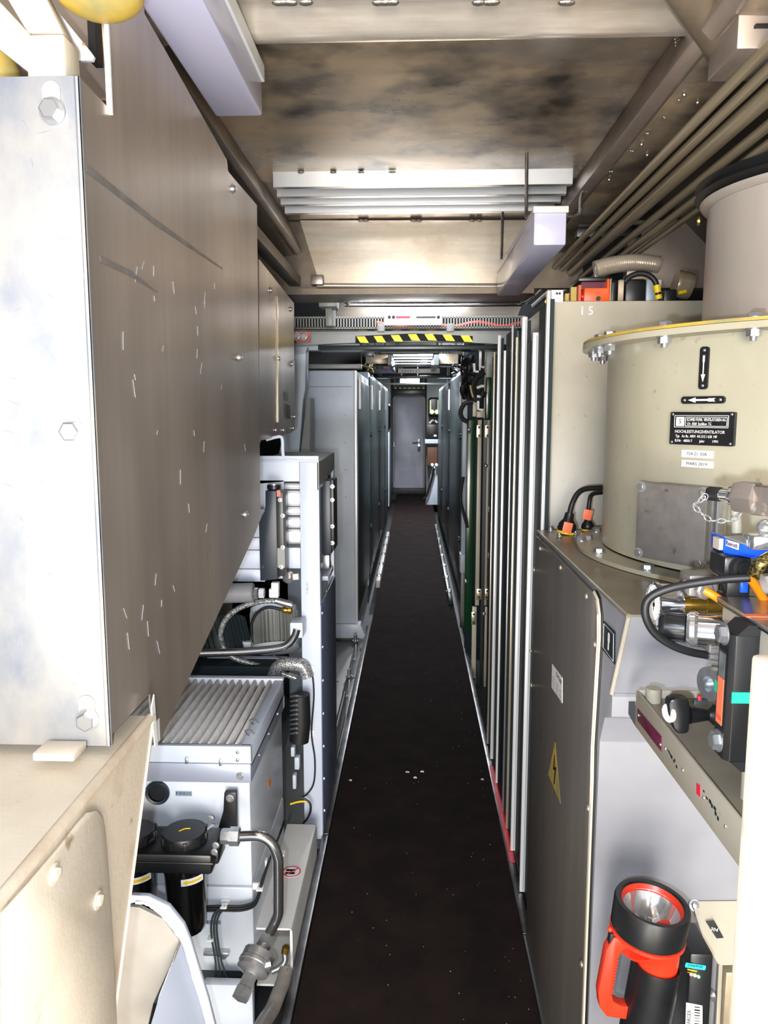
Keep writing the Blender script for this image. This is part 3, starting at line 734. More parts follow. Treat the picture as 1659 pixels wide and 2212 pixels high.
# bracket of the filter, part of the filter unit
fu = thing('twin_filter', 'black twin compressed-air filter with round lids, in front of the white air unit', 'filter', WY(390, 2000, 1.86))
Yf_ = 1.84
p0 = WY(300, 1880, Yf_); p1 = WY(470, 1795, Yf_)
zc = WY(395, 1818, Yf_).z
z_lo = WY(395, 1885, Yf_ - .05).z
part('head', MB().box(p0.x - .06, WY(458, 1830, Yf_ - .05).x, Yf_ - .06, Yf_ + .075, z_lo, zc, .008), 'black', fu)
part('head_web', MB().box(p0.x - .06, WY(462, 1830, Yf_ - .05).x, Yf_ - .063, Yf_ + .076, z_lo + .028, z_lo + .035, .003), 'black', fu)
part('outlet_block', MB().box(WY(455, 1830, Yf_).x, WY(478, 1830, Yf_).x, Yf_ - .03, Yf_ + .045, z_lo + .01, zc - .008, .006), 'black', fu)
cxs = [WY(395, 1770, Yf_).x, WY(395, 1770, Yf_).x - .135]
for i, cx_ in enumerate(cxs):
    cz = zc; c0 = Vector((cx_, Yf_ + .008, cz))
    lid = part('lid', MB().lathe([(0, 0), (.057, 0), (.060, .006), (.055, .010), (.055, .022), (.053, .026), (0, .027)], c0, (0, 0, 1), 36), 'black', fu)
    b = MB()
    for k in range(10):
        a = k * math.pi / 5; d = Vector((math.cos(a), math.sin(a), 0))
        part('lug', MB().obox(c0 + d * .057 + ZP * .012, d, Vector((-d.y, d.x, 0)), ZP, .003, .005, .010, .001), 'black', lid)
    b = MB(); b.tube([c0 + Vector((-.012, -.006, .0276)), c0 + Vector((.0, .006, .0276)), c0 + Vector((.014, .008, .0276))], .0014, 6)
    part('yellow_mark', b, 'yellow', lid)
    c1 = Vector((cx_ + .0, Yf_ + .008, z_lo))
    zb_ = WY(395, 2015, Yf_).z
    h = z_lo - zb_
    bw = part('bowl', MB().lathe([(0, 0), (.055, 0), (.057, .02), (.054, .03), (.050, h - .03), (.044, h - .012), (.025, h), (0, h)], c1, (0, 0, -1), 32), 'black_gloss', fu)
    part('drain', MB().cyl(c1 - ZP * h, c1 - ZP * (h + .03), .010, seg=12), 'brass', bw)
    # yellow arrow sticker wrapped on the bowl
    sw = MB(); R = .0515
    def arcpts(a0, a1, zz0, zz1, hw, nn=7):
        u, l_ = [], []
        for j in range(nn + 1):
            f = j / nn; a = math.radians(a0 + (a1 - a0) * f); z_ = zz0 + (zz1 - zz0) * f
            u.append((c1.x + R * math.cos(a), c1.y + R * math.sin(a), z_ + hw)); l_.append((c1.x + R * math.cos(a), c1.y + R * math.sin(a), z_ - hw))
        return u, l_
    def strip(a0, a1, zz0, zz1, hw, rr, m_, nm, par, hw2=None):
        nonlocal_R = rr; bm_ = MB(); nn = 7; hw2 = hw if hw2 is None else hw2
        for j in range(nn):
            q_ = []
            for f, s_ in ((j / nn, 1), ((j + 1) / nn, 1), ((j + 1) / nn, -1), (j / nn, -1)):
                a = math.radians(a0 + (a1 - a0) * f); z_ = zz0 + (zz1 - zz0) * f; w2 = hw + (hw2 - hw) * f
                q_.append(Vector((c1.x + rr * math.cos(a), c1.y + rr * math.sin(a), z_ + s_ * w2)))
            ctr = sum(q_, Vector()) / 4; nrm = Vector((ctr.x - c1.x, ctr.y - c1.y, 0)).normalized()
            bm_.prism(q_, nrm * .0006)
        return part(nm, bm_, m_, par)
    st = strip(-85, -25, z_lo - .030, z_lo - .030, .009, .0572, 'white', 'sticker', bw)
    strip(-70, -32, z_lo - .030, z_lo - .030,   .003, .0580, 'yellow', 'arrow', bw)
    strip(-70, -80, z_lo - .030, z_lo - .030, .007, .0580, 'yellow', 'arrow_head', bw, .0005)
q = WY(462, 1790, Yf_ - .0)
part('text_label', MB().obox(WZ(452, 1788, zc + .001), Vector((.35, .94, 0)), Vector((.94, -.35, 0)), ZP, .018, .004, .0006), 'white', fu)
# bracket plate rising behind, and its bolt
a, c = WY(485, 1790, 1.95), WY(510, 1712, 1.95)
part('bracket', MB().prism([WY(484, 1712, 1.96), WY(510, 1712, 1.96), WY(512, 1800, 1.96), WY(468, 1800, 1.96), WY(482, 1752, 1.96)], (0, .02, 0), .003), 'black', fu)
fix(fu, WY(497, 1724, 1.958), (0, -1, 0), .018, 'hex', 'alu')
for px, py, yy in ((466, 1826, Yf_ - .06), (463, 1840, Yf_ - .06), (455, 1768, Yf_ + .05)):
    fix(fu, WY(px, py, yy), (0, -1, 0), .014, 'hex', 'alu')

# bent steel pipe with union nuts and the check valve
bp2 = thing('bent_pipe', 'shiny steel pipe bent downward from the black filter to a round metal valve', 'pipe', WY(590, 1900, 1.78))
Yq = 1.80
P2 = [(520, 1806), (560, 1806), (585, 1820), (599, 1850), (601, 1880), (601, 1950), (600, 1975), (590, 2000), (578, 2022)]
part('tube', MB().tube([WY(x, y, Yq - .0) for x, y in P2], .0135, 20, 5), 'tube_steel', bp2)
q0 = WY(478, 1806, Yq)
b = MB().lathe([(0, 0), (.017, 0), (.019, .004), (.019, .022), (0, .022)], q0, (1, 0, 0), 6); b.lathe([(0, .022), (.023, .022), (.023, .046), (.0155, .048), (0, .048)], q0, (1, 0, 0), 6)
part('union_nut', b, 'zinc', bp2)
dv = (WY(515, 2165, 1.66) - WY(578, 2022, Yq)).normalized()
q1 = WY(578, 2022, Yq)
part('union_nut', MB().lathe([(0, 0), (.018, 0), (.021, .006), (.021, .030), (0, .030)], q1 - dv * .004, dv, 6), 'zinc', bp2)
va = part('valve_body', MB().lathe([(0, .026), (.019, .026), (.019, .036), (.032, .040), (.041, .046), (.041, .066), (.043, .068), (.043, .076), (.041, .078), (.041, .088), (.020, .098), (.018, .10), (0, .10)], q1, dv, 36), 'zinc', bp2)
part('valve_outlet', MB().lathe([(0, .10), (.019, .10), (.019, .13), (.022, .132), (.022, .155), (0, .156)], q1, dv, 6), 'zinc', bp2)
x_, y_, z_ = frame(dv)
for k in range(6):
    a = k * math.pi / 3 + .3; fix(va, q1 + dv * .0455 - Vector((0, 0, 0)) + (x_ * math.cos(a) + y_ * math.sin(a)) * .034, -dv, .010, 'slot', 'alu', 'screw')
q = WY(600, 2085, 1.72)
part('side_port', MB().lathe([(0, 0), (.010, 0), (.010, .03), (0, .03)], q - Vector((.045, 0, .005)), (1, .1, .25), 6), 'zinc', bp2)
# braided hose from under the cover
solo('braided_hose', MB().tube([WY(618, 2095, 1.95), WY(612, 2120, 1.92), WY(600, 2150, 1.88), WY(588, 2180, 1.84), WY(568, 2212, 1.78), WY(545, 2260, 1.7)], .020, 18, 5), 'grey_cast', 'thick brownish grey hose dropping below the valve at the bottom', 'hose')

# cables with ties in front of the air unit
cb = thing('cable_harness', 'thin grey cables tied to the white air unit, looping down past the valve', 'cables', WY(520, 1960, 1.98))
for k, dy in enumerate((0, 5, 10)):
    part('cable', MB().tube([WY(*q, 1.97) for q in ((440, 1958 + dy), (480, 1957 + dy), (520, 1957 + dy), (548, 1948 + dy), (560, 1925 + dy), (566, 1900 + dy), (585, 1850), (605, 1800), (615, 1770))], .0032, 8, 5), 'black_rubber', cb)
for k, dx in enumerate((0, 6, 12)):
    part('cable', MB().tube([WY(*q, 1.965) for q in ((480 + dx, 1957), (462 + dx, 1975), (456 + dx, 2000), (458 + dx, 2030), (463 + dx, 2060), (466 + dx * 1.2, 2085), (464 + dx * 2.5, 2120), (455 + dx * 4, 2150 - dx))], .0030, 8, 5), 'grey_dark_cab', cb)
for px, py in ((486, 1953), (563, 1915), (457, 2023), (600, 1870), (610, 1840)):
    q = WY(px, py, 1.975); part('tie', MB().box(q.x - .009, q.x + .009, 1.955, 1.98, q.z - .002, q.z + .002, .001), 'white', cb)
for px, py in ((488, 1948), (556, 1912)):
    q = WY(px, py, 1.998); part('tie_base', MB().box(q.x - .012, q.x + .012, 1.99, 1.999, q.z - .009, q.z + .009, .001), 'white', cb)

# step cover with the no-step sign
sv = thing('step_cover', 'pale grey sheet cover along the walkway edge with a no-stepping sign', 'cover', (-.42, 2.35, 0))
xb_ = -.342; ya_, ye, zc0, zc1 = 2.035, 2.60, .122, -.062
part('top', MB().prism([(xb_ - .003, ya_, zc0 - .003), (xb_ - .012, ya_, zc0), (-.449, ya_, zc0), (-.449, ya_, zc0 - .006), (xb_ - .012, ya_, zc0 - .006)], (0, ye - ya_, 0)), 'white_paint', sv)
part('side', MB().prism([(xb_ - .003, ya_, zc0 - .003), (xb_, ya_, zc0 - .012), (xb_, ya_, zc1), (xb_ - .007, ya_, zc1), (xb_ - .007, ya_, zc0 - .006)], (0, ye - ya_, 0)), 'white_paint', sv)
part('bottom_lip', MB().box(-.449, xb_ - .0075, ya_, 2.25, zc1, zc1 + .007), 'white_paint', sv)
part('far_end', MB().box(-.449, xb_ - .008, ye - .005, ye, zc1 + .01, zc0 - .007), 'white_paint', sv)
part('inner_wall', MB().box(-.449, xb_ - .008, 2.24, 2.245, zc1 + .01, zc0 - .007), 'grey_cast', sv)
fix(sv, (xb_ - .05, ya_ + .012, zc1 - .001), (0, 0, -1), .018, 'hex', 'zinc')
c = WZ(630, 1883, zc0 + .001)
R_ = .030
b = MB()
ring = []
b.lathe([(R_ - .004, 0), (R_, 0), (R_, .0006), (R_ - .004, .0006)], c, (0, 0, 1), 36)
b.lathe([(0, 0), (.001, 0)], c, (0, 0, 1), 6)
b.obox(c + ZP * .0006, Vector((.7, .7, 0)), Vector((-.7, .7, 0)), ZP, R_, .002, .0003)
sg = part('sign_disc', MB().cyl(c - ZP * .0008, c + ZP * .0001, R_), 'white', sv)
part('prohibition_ring', b, 'red_sign', sg)
b = MB()
for dy in (-.008, .008):
    b.obox(c + Vector((-.006, dy, .0003)), XP, YP, ZP, .010, .005, .0002); b.cyl(c + Vector((.006, dy, .0001)), c + Vector((.006, dy, .0005)), .006, seg=14); b.cyl(c + Vector((-.016, dy, .0001)), c + Vector((-.016, dy, .0005)), .0045, seg=14)
part('footprints', b, 'ink', sg)
# fittings inside the cover
q = WY(615, 2056, 2.08)
vf = thing('hose_fitting', 'brass and steel hose fitting inside the open end of the sheet cover', 'fitting', q)
part('brass_union', MB().lathe([(0, 0), (.011, 0), (.011, .022), (0, .022)], q - ZP * .005, (.2, 0, 1), 6), 'brass', vf)
part('steel_elbow', MB().tube([q + Vector((0, 0, -.003)), q + Vector((.002, -.01, -.022)), q + Vector((-.012, -.02, -.036)), q + Vector((-.035, -.03, -.042))], .009, 12, 4), 'zinc', vf)

# ------------------------------------------------------------------ machine frame with the white post
Yp_ = 2.72
mf = thing('machine_frame', 'white steel machine frame with a tall post beside the walkway', 'frame', (-.45, Yp_, -.1))
F = lambda x, y, Y=Yp_: WY(x, y, Y)
xL, xR = F(652, 1400).x, F(693, 1400).x
ztop = F(640, 998).z
# front plate with window: uprights and crossbars
part('post', MB().box(xL, xR, Yp_, Yp_ + .012, -.0, ztop, .003), 'white_blue', mf)
part('post_side', MB().box(xR - .012, xR, Yp_ + .012, Yp_ + .06, -.0, F(690, 1240).z, .002), 'white_blue', mf)
wx0, wx1 = F(614, 1100).x, F(651, 1100).x
part('window_plate', MB().prism([F(555, 998), Vector((xL - .0005, Yp_, F(640, 998).z)), Vector((xL - .0005, Yp_, F(640, 1040).z)), F(616, 1040), F(555, 1045)], (0, .012, 0)), 'white_blue', mf)
part('window_plate', MB().box(F(555, 1040).x, F(613, 1040).x, Yp_, Yp_ + .012, F(600, 1250).z, F(600, 1038).z), 'white_blue', mf)
part('window_plate', MB().box(F(610, 1200).x, xL - .0005, Yp_, Yp_ + .012, F(600, 1228).z, F(600, 1183).z, .003), 'white_blue', mf)
part('top_plate', MB().box(F(560, 998).x, xR, Yp_ - .004, 3.26, ztop, ztop + .008, .002), 'white_blue', mf)
part('top_flange', MB().box(F(560, 998).x, xR, Yp_ - .004, Yp_ + .01, ztop + .008, ztop + .022, .002), 'white_blue', mf)
fix(mf, Vector((xR - .03, Yp_ + .03, ztop + .012)), (0, 0, 1), .022, 'hex', 'zinc')
part('rear_post', MB().box(xR - .03, xR, 3.22, 3.26, -.0, ztop, .003), 'white_blue', mf)
part('top_rail', MB().prism([(xR, Yp_, ztop), (xR, 3.26, ztop), (xR, 3.26, ztop - .06), (xR, Yp_ + .03, ztop - .10), (xR, Yp_, ztop - .10)], (-.006, 0, 0)), 'grey_paint', mf)
# goose-neck bracket above
part('hook_bracket', MB().tube([F(575, 950), F(603, 943), F(610, 950), F(611, 978), F(616, 990), F(640, 992)], .006, 10, 3), 'white_blue', mf)
# side panel, dark blue, with screws
Zs0, Zs1 = .02, WX(725, 1245, xR).z
part('side_panel', MB().box(xR - .008, xR + .003, Yp_ + .002, 3.24, .03, WX(722, 1245, xR).z, .002), 'panel_blue', mf)
for k in range(7):
    z_ = .10 + k * .128
    fix(mf, (xR + .003, Yp_ + .02, z_), (1, 0, 0), .013, 'hex', 'alu', 'screw')
for px, py in ((706, 1278), (700, 1300)): fix(mf, WX(px, py, xR), (1, -.3, 0), .014, 'hex', 'alu', 'screw')
b = MB().box(xR - .06, xR - .001, 3.0, 3.2, WX(715, 1245, xR).z + .0, WX(715, 1245, xR).z + .02, .004)
part('gusset', b, 'white_blue', mf)
q = F(664, 1270); 
text('P 006.4/2', Vector((F(664, 1270).x, Yp_ - .0006, q.z)), ZP, -XP, .012, 'label_blue', mf, width=.042)
part('foot_plate', MB().box(xL, xR + .004, Yp_ - .03, Yp_ + .08, -.02, -.005, .002), 'white_blue', mf)
part('frame_foot', MB().box(xL, xR, Yp_, Yp_ + .05, -.14, -.0, .002), 'white_blue', mf)
for py in (1790, 1836):
    q = WX(704, py, xR + .002); part('copper_tab', MB().box(xR + .003, xR + .012, q.y - .01, q.y + .02, q.z - .02, q.z + .02, .003), 'pink_red', mf)
for px, py in ((674, 1444), (672, 1583)):
    q = F(px, py, Yp_ - .001); part('tie_base', MB().box(q.x - .011, q.x + .011, Yp_ - .006, Yp_ - .0005, q.z - .012, q.z + .012, .001), 'white', mf)
solo('thin_cable', MB().tube([F(*q, Yp_ - .012) for q in ((590, 1415), (615, 1425), (640, 1423), (660, 1432), (672, 1446), (678, 1500), (673, 1583), (680, 1640), (678, 1690), (664, 1715), (650, 1722))], .003, 8, 6), 'black_rubber', 'thin black cable running down the white frame post over two white tie bases', 'cable')
# round cylinders seen through the window
for i, (ya, yc) in enumerate(((1043, 1057), (1060, 1093), (1095, 1113), (1117, 1140), (1143, 1175))):
    za_, zb2 = F(600, yc, Yp_ + .06).z, F(600, ya, Yp_ + .06).z
    x0 = F(560, 1100).x; x1 = F(653, 1100, Yp_ + .05).x
    solo('canister', MB().box(x0, x1, Yp_ + .05, Yp_ + .15, za_, zb2, .012, 4), 'alu_edge',
         ['topmost', 'second from the top', 'middle', 'second from the bottom', 'bottommost'][i] + ' of the white rounded blocks behind the window of the frame', 'block', 'blocks behind the frame window')
# black module boxes
def module(label, px0, px1, py0, py1, Y, d, bolts, chamfer=False):
    a, c = WY(px0, py1, Y), WY(px1, py0, Y)
    t = thing('black_module', label, 'module', ((a.x + c.x) / 2, Y + d / 2, a.z), 'black modules on the machine frame')
    if chamfer: pts = [WY(*q, Y) for q in ((573, 1060), (597, 1060), (600, 1252), (562, 1255), (559, 1130), (573, 1100))]
    else: pts = [(a.x, Y, a.z), (c.x, Y, a.z), (c.x, Y, c.z), (a.x, Y, c.z)]
    part('body', MB().prism(pts, (0, d, 0), .003), 'black_blue', t)
    return t
m1 = module('tall black box module with a top cap, left of the frame window', 560, 598, 1060, 1255, 2.60, .09, 4, True)
a, c = WY(598, 1250, 2.61), WY(613, 1062, 2.61)
part('side_cover', MB().box(a.x, c.x, 2.605, 2.69, a.z + .01, c.z, .004), 'black', m1)
q = WY(592, 1056, 2.64); part('cap', MB().cyl(q, q + ZP * .014, .024), 'black', m1); part('cap_top', MB().cyl(q + ZP * .014, q + ZP * .018, .019), 'zinc', m1)
a, c = WY(599, 1226, 2.603), WY(615, 1184, 2.603); part('info_label', MB().box(a.x, c.x, 2.602, 2.604, a.z, c.z), 'grey_paint', m1)
a, c = WY(598, 1073, 2.603), WY(606, 1059, 2.603); part('warning_label', MB().box(a.x, c.x, 2.602, 2.604, a.z, c.z), 'pink_red', m1)
for px, py in ((605, 1080), (611, 1114), (611, 1182), (608, 1225)): fix(m1, WY(px, py, 2.602), (0, -1, 0), .012, 'screw', 'alu', 'screw')
for px, py in ((574, 1158), (567, 1224)): fix(m1, WY(px, py, 2.60), (0, -1, 0), .010, 'screw', 'black', 'screw')
m2 = module('narrow black box module with side bolts on the walkway side of the frame', 695, 714, 1038, 1198, 2.95, .12, 4)
a, c = WY(713, 1190, 2.95), WY(721, 1036, 2.95); part('side_cover', MB().box(a.x, c.x, 2.955, 3.08, a.z, c.z, .004), 'black', m2)
q = WY(704, 1033, 2.98); part('cap', MB().cyl(q, q + ZP * .014, .018), 'black', m2)
for py in (1051, 1080, 1137, 1173): fix(m2, WY(718, py, 2.952), (0, -1, 0), .013, 'screw', 'alu', 'screw')
q = WY(705, 1205, 2.97); part('fitting', MB().box(q.x - .014, q.x + .014, 2.96, 3.0, WY(700, 1228, 2.97).z, WY(700, 1198, 2.97).z, .004), 'alu', m2)
part('fitting', MB().box(WY(690, 1210, 2.98).x, WY(713, 1210, 2.98).x, 2.98, 3.02, WY(700, 1229, 2.98).z, WY(700, 1214, 2.98).z, .004), 'alu', m2)
solo('cover_sheet', MB().box(WY(715, 1370, 3.3).x - .0, -.35, 3.28, 3.9, -.1, .14, .003), 'grey_paint', 'low grey sheet between the frame and the pale cabinet', 'sheet')
# white ribbed block between the steel cabinet and the module
t = thing('white_housing', 'white ribbed block partly hidden behind the big steel cabinet', 'block', WY(530, 1200, 2.66))
for ya, yc in ((1100, 1160), (1162, 1187), (1189, 1228), (1230, 1256)):
    a, c = WY(460, yc, 2.68), WY(572, ya, 2.68); part('segment', MB().box(a.x, c.x, 2.68, 2.9, a.z, c.z, .003), 'white_blue', t)
# pipe stub, fittings
t = thing('gray_cylinder', 'matt grey cylinder with hex nuts and a white elbow fitting, below the tall black module', 'fitting', WY(530, 1280, 2.6))
part('barrel', MB().cyl(WY(470, 1282, 2.6), WY(548, 1280, 2.6), .034, seg=28, bev=.004), 'base_paint', t)
part('nut', MB().lathe([(0, 0), (.021, 0), (.021, .013), (0, .013)], WY(549, 1282, 2.6), (1, 0, 0), 6), 'alu', t)
part('nut', MB().lathe([(0, 0), (.018, 0), (.018, .018), (0, .018)], WY(560, 1281, 2.6), (1, 0, 0), 6), 'alu_edge', t)
part('elbow', MB().box(WY(582, 1280, 2.6).x, WY(603, 1280, 2.6).x, 2.585, 2.615, WY(590, 1290, 2.6).z, WY(590, 1270, 2.6).z, .005).box(WY(587, 1260, 2.6).x, WY(603, 1260, 2.6).x, 2.585, 2.615, WY(590, 1275, 2.6).z, WY(590, 1257, 2.6).z, .003), 'white_paint', t)
t = thing('union_fitting', 'dull metal union under the window of the white frame', 'fitting', WY(622, 1245, 2.68))
part('body', MB().lathe([(0, 0), (.014, 0), (.022, .012), (.022, .028), (.016, .036), (0, .036)], WY(612, 1248, 2.68), (1, 0, .1), 6), 'zinc', t)
part('nut', MB().lathe([(0, .036), (.012, .036), (.012, .055), (0, .055)], WY(612, 1248, 2.68), (1, 0, .1), 6), 'white_paint', t)

# motor with cooling fins
t = thing('electric_motor', 'ribbed grey electric motor tilted behind the white frame post', 'motor', WY(595, 1350, 2.95))
cA, cB = WY(632, 1385, 2.85), WY(560, 1330, 3.05)
ax_ = Vector((.10, -.42, -.9)).normalized()
base = WY(592, 1318, 3.0)
b = MB().lathe([(0, 0), (.070, 0), (.078, .01), (.078, .14), (0, .14)], base, ax_, 40)
part('body', b, 'grey_paint', t)
x_, y_, z_ = frame(ax_); fin = None
for k in range(34):
    a = 2 * math.pi * k / 34; d = x_ * math.cos(a) + y_ * math.sin(a); tt = -x_ * math.sin(a) + y_ * math.cos(a)
    part('fin', MB().obox(base + z_ * .075 + d * .086, d, tt, z_, .011, .0022, .066), 'grey_paint', t)
part('end_ring', MB().lathe([(.072, -.01), (.094, -.01), (.096, .012), (.086, .014), (.072, .014)], base, ax_, 40), 'grey_blue', t)
part('fan_cowl', MB().lathe([(0, .142), (.098, .142), (.098, .158), (.09, .165), (.05, .175), (0, .175)], base, ax_, 40), 'machine_white', t)
t = thing('blower_volute', 'dark ribbed blower casing beneath the braided hose loop', 'blower', WY(500, 1390, 3.0))
base = WY(470, 1345, 3.05)
b = MB().lathe([(0, 0), (.10, 0), (.10, .15), (0, .15)], base, (.3, -.4, -.8), 36); part('body', b, 'grey_dark_cab', t)
x_, y_, z_ = frame((.3, -.4, -.8))
for k in range(30):
    a = 2 * math.pi * k / 30; d = x_ * math.cos(a) + y_ * math.sin(a); tt = -x_ * math.sin(a) + y_ * math.cos(a)
    part('fin', MB().obox(base + z_ * .08 + d * .105, d, tt, z_, .008, .003, .07), 'grey_dark_cab', t)
g2 = 'braided hoses behind the frame'
solo('braided_hose', MB().tube([WY(*q, 2.78) for q in ((632, 1308), (600, 1299), (560, 1300), (520, 1312), (490, 1335), (477, 1365), (482, 1395), (500, 1418), (530, 1430), (580, 1445), (640, 1465))], .0105, 12, 6), 'braid', 'large loop of black and steel braided hose around the ribbed motor', 'hose', g2)
solo('hose_ferrule', MB().tube([WY(595, 1297, 2.77), WY(630, 1307, 2.77)], .013, 14), 'alu', 'steel ferrule at the end of the large braided hose loop', 'ferrule')
solo('braided_hose', MB().tube([WY(*q, 2.9) for q in ((620, 1320), (580, 1312), (555, 1325), (543, 1350), (546, 1380), (560, 1405))], .006, 10, 6), 'black_rubber', 'thin dark hose curving in front of the ribbed motor', 'hose', g2)
q = WY(610, 1317, 2.8)
solo('brass_fitting', MB().lathe([(0, 0), (.010, 0), (.012, .006), (.012, .014), (.010, .02), (.014, .022), (.014, .034), (0, .035)], q, (1, 0, -.1), 10), 'brass', 'brass fitting beside the white post, under the hose ferrule', 'fitting')
solo('curved_pipe', MB().tube([WY(*q, 2.62) for q in ((380, 1412), (430, 1411), (520, 1408), (590, 1402), (620, 1394), (636, 1376), (642, 1358))], .014, 18, 6), 'tube_steel', 'thick dark steel pipe crossing under the motor and bending up to the white post', 'pipe')
q = WY(640, 1352, 2.64)
solo('pipe_socket', MB().box(q.x - .02, q.x + .026, 2.62, 2.70, WY(640, 1375, 2.64).z, WY(640, 1342, 2.64).z, .004), 'white_blue', 'white block on the frame post that takes the dark bent pipe', 'block')
solo('glitter_hose', MB().tube([WY(*q, 2.70) for q in ((590, 1475), (592, 1455), (605, 1438), (630, 1434), (655, 1440), (664, 1462))], .024, 20, 6), 'braid', 'thick glittering braided hose arching at the back corner of the air unit', 'hose')
solo('green_crate', MB().box(-1.0, WY(590, 1445, 2.75).x, 2.75, 2.84, WY(590, 1480, 2.75).z - .05, WY(590, 1440, 2.75).z, .004).box(WY(440, 1460, 2.75).x, WY(480, 1460, 2.75).x, 2.745, 2.752, WY(440, 1464, 2.75).z, WY(440, 1461, 2.75).z), 'green_dark', 'dark green case behind the pleated filter grille', 'case')
solo('corrugated_tube', MB().tube([WY(648, 1500, 2.62), WY(650, 1560, 2.62), WY(646, 1600, 2.62)], .035, 20), 'black_rubber', 'black corrugated tube between the air unit and the white post', 'hose')
b = MB()
for k in range(9): b.tube([WY(628, 1505 + k * 10, 2.6), WY(640, 1503 + k * 10, 2.585), WY(652, 1505 + k * 10, 2.60)], .0035, 8, 3)
solo('tube_ribs', b, 'alu', 'bright ribs wrapped around the black corrugated tube', 'ribs')
for i, (px, py, w_, h_) in enumerate(((628, 1625, 8, 20), (636, 1650, 10, 26), (632, 1690, 7, 30), (645, 1600, 8, 14))):
    a, c = WY(px, py + h_ / 2, 2.66), WY(px + w_, py - h_ / 2, 2.66)
    solo('small_bracket', MB().box(a.x, c.x, 2.66, 2.69, a.z, c.z, .003), 'white_blue', 'small white bracket ' + ['under the corrugated tube', 'in the middle of the dark gap beside the post', 'lowest in the dark gap beside the post', 'right of the corrugated tube'][i], 'bracket', 'brackets beside the post')
b = MB().tube([WY(*q, 2.66) for q in ((627, 1737), (645, 1732), (664, 1731))], .0035, 8, 4)
solo('earth_wire', b, 'yellow', 'green-yellow earth wire near the foot of the white post', 'wire')
solo('foot_cable', MB().tube([WY(*q, 2.66) for q in ((650, 1722), (668, 1733), (671, 1750), (664, 1768), (655, 1778))], .004, 8, 4), 'black_rubber', 'short black cable curling beside the foot of the white post', 'cable')
# dark sheet put in for the darkness far behind the machines
solo('dark_backdrop', MB().box(-1.40, -.80, 3.3, 3.32, -.14, 2.3), 'wall_grey', 'dark backdrop sheet standing for the darkness behind the machines on the left', 'partition')
solo('rear_frame_bar', MB().box(WY(440, 1422, 2.9).x, WY(620, 1422, 2.9).x, 2.9, 2.93, WY(440, 1432, 2.9).z, WY(440, 1420, 2.9).z, .003).box(WY(470, 1405, 2.95).x, WY(550, 1405, 2.95).x, 2.95, 2.98, WY(440, 1400, 2.95).z, WY(440, 1386, 2.95).z, .003), 'machine_white', 'white horizontal bar below the dark bent pipe', 'bar')

# wall box above the frame
Xw = -.40
wb = thing('switch_box', 'dull grey steel box with a black label hung above the white frame', 'box', WY(600, 950, 2.9))
W_ = lambda x, y: WX(x, y, -.50)
pts = [W_(560, 560), W_(635, 655), W_(637, 925), W_(630, 935), W_(572, 950), W_(560, 952)]
part('side_panel', MB().prism(pts, (-.004, 0, 0)), 'steel_side', wb)
part('seam', MB().prism([WX(598, 640, -.499), WX(601, 643, -.499), WX(603, 912, -.499), WX(600, 912, -.499)], (.002, 0, 0)), 'alu_warm', wb)
for px, py in ((585, 627), (628, 668), (631, 786), (601, 774), (595, 929), (612, 929), (636, 900), (633, 925)): fix(wb, WX(px, py, -.4985), (1, 0, 0), .020, 'screw', 'zinc', 'screw')
part('label', MB().prism([WX(615, 872, -.498), WX(626, 876, -.498), WX(627, 905, -.498), WX(616, 902, -.498)], (.001, 0, 0)), 'black', wb)
part('label_text', MB().prism([WX(615, 845, -.498), WX(622, 850, -.498), WX(622, 866, -.498), WX(615, 864, -.498)], (.001, 0, 0)), 'grey_dark_cab', wb)
part('front_panel', MB().box(-.9, -.504, W_(560, 700).y, W_(560, 700).y + .003, 1.5, 2.1), 'steel_side', wb)
# dark rail under the roof on the left
solo('roof_rail', MB().box(-.60, -.545, 1.6, 4.3, 2.20, 2.245, .003), 'roof_dark', 'dark channel rail under the roof, left of the corridor', 'rail')
# ------------------------------------------------------------------ right side: fan on its plenum
FC = Vector((.961, 1.834, 0)); FR = .496; FF = .557; DR = .283
ZB = 1.262
zf = WY(1257, 747, 1.95).z
def CYL(px, py, r):
    d = ray(px, py); ox = EYE - FC; a = d.x ** 2 + d.y ** 2; b_ = 2 * (ox.x * d.x + ox.y * d.y); c_ = ox.x ** 2 + ox.y ** 2 - r * r
    t = (-b_ - math.sqrt(max(b_ * b_ - 4 * a * c_, 0))) / (2 * a); return EYE + d * t
def cyl_plate(name, x0, x1, y0, y1, m, parent, off=.003, th=.0012, rad=.002, label=None):
    xm, ym = (x0 + x1) / 2, (y0 + y1) / 2
    c = CYL(xm, ym, FR + off); n = Vector((c.x - FC.x, c.y - FC.y, 0)).normalized(); T = Vector((-n.y, n.x, 0))
    if T.dot(XP) < 0: T = -T
    pl = lambda x, y: WPL(x, y, c, n)
    w_ = (pl(x1, ym) - pl(x0, ym)).dot(T); h_ = (pl(xm, y0) - pl(xm, y1)).z
    cc = c + T * ((pl(x0, ym) + pl(x1, ym)) / 2 - c).dot(T)
    o = part(name, MB().prism([p - n * .012 for p in rrect(cc, T, ZP, w_, h_, rad)], n * (th + .012)), m, parent, label)
    return o, cc + n * th, T, n, w_, h_

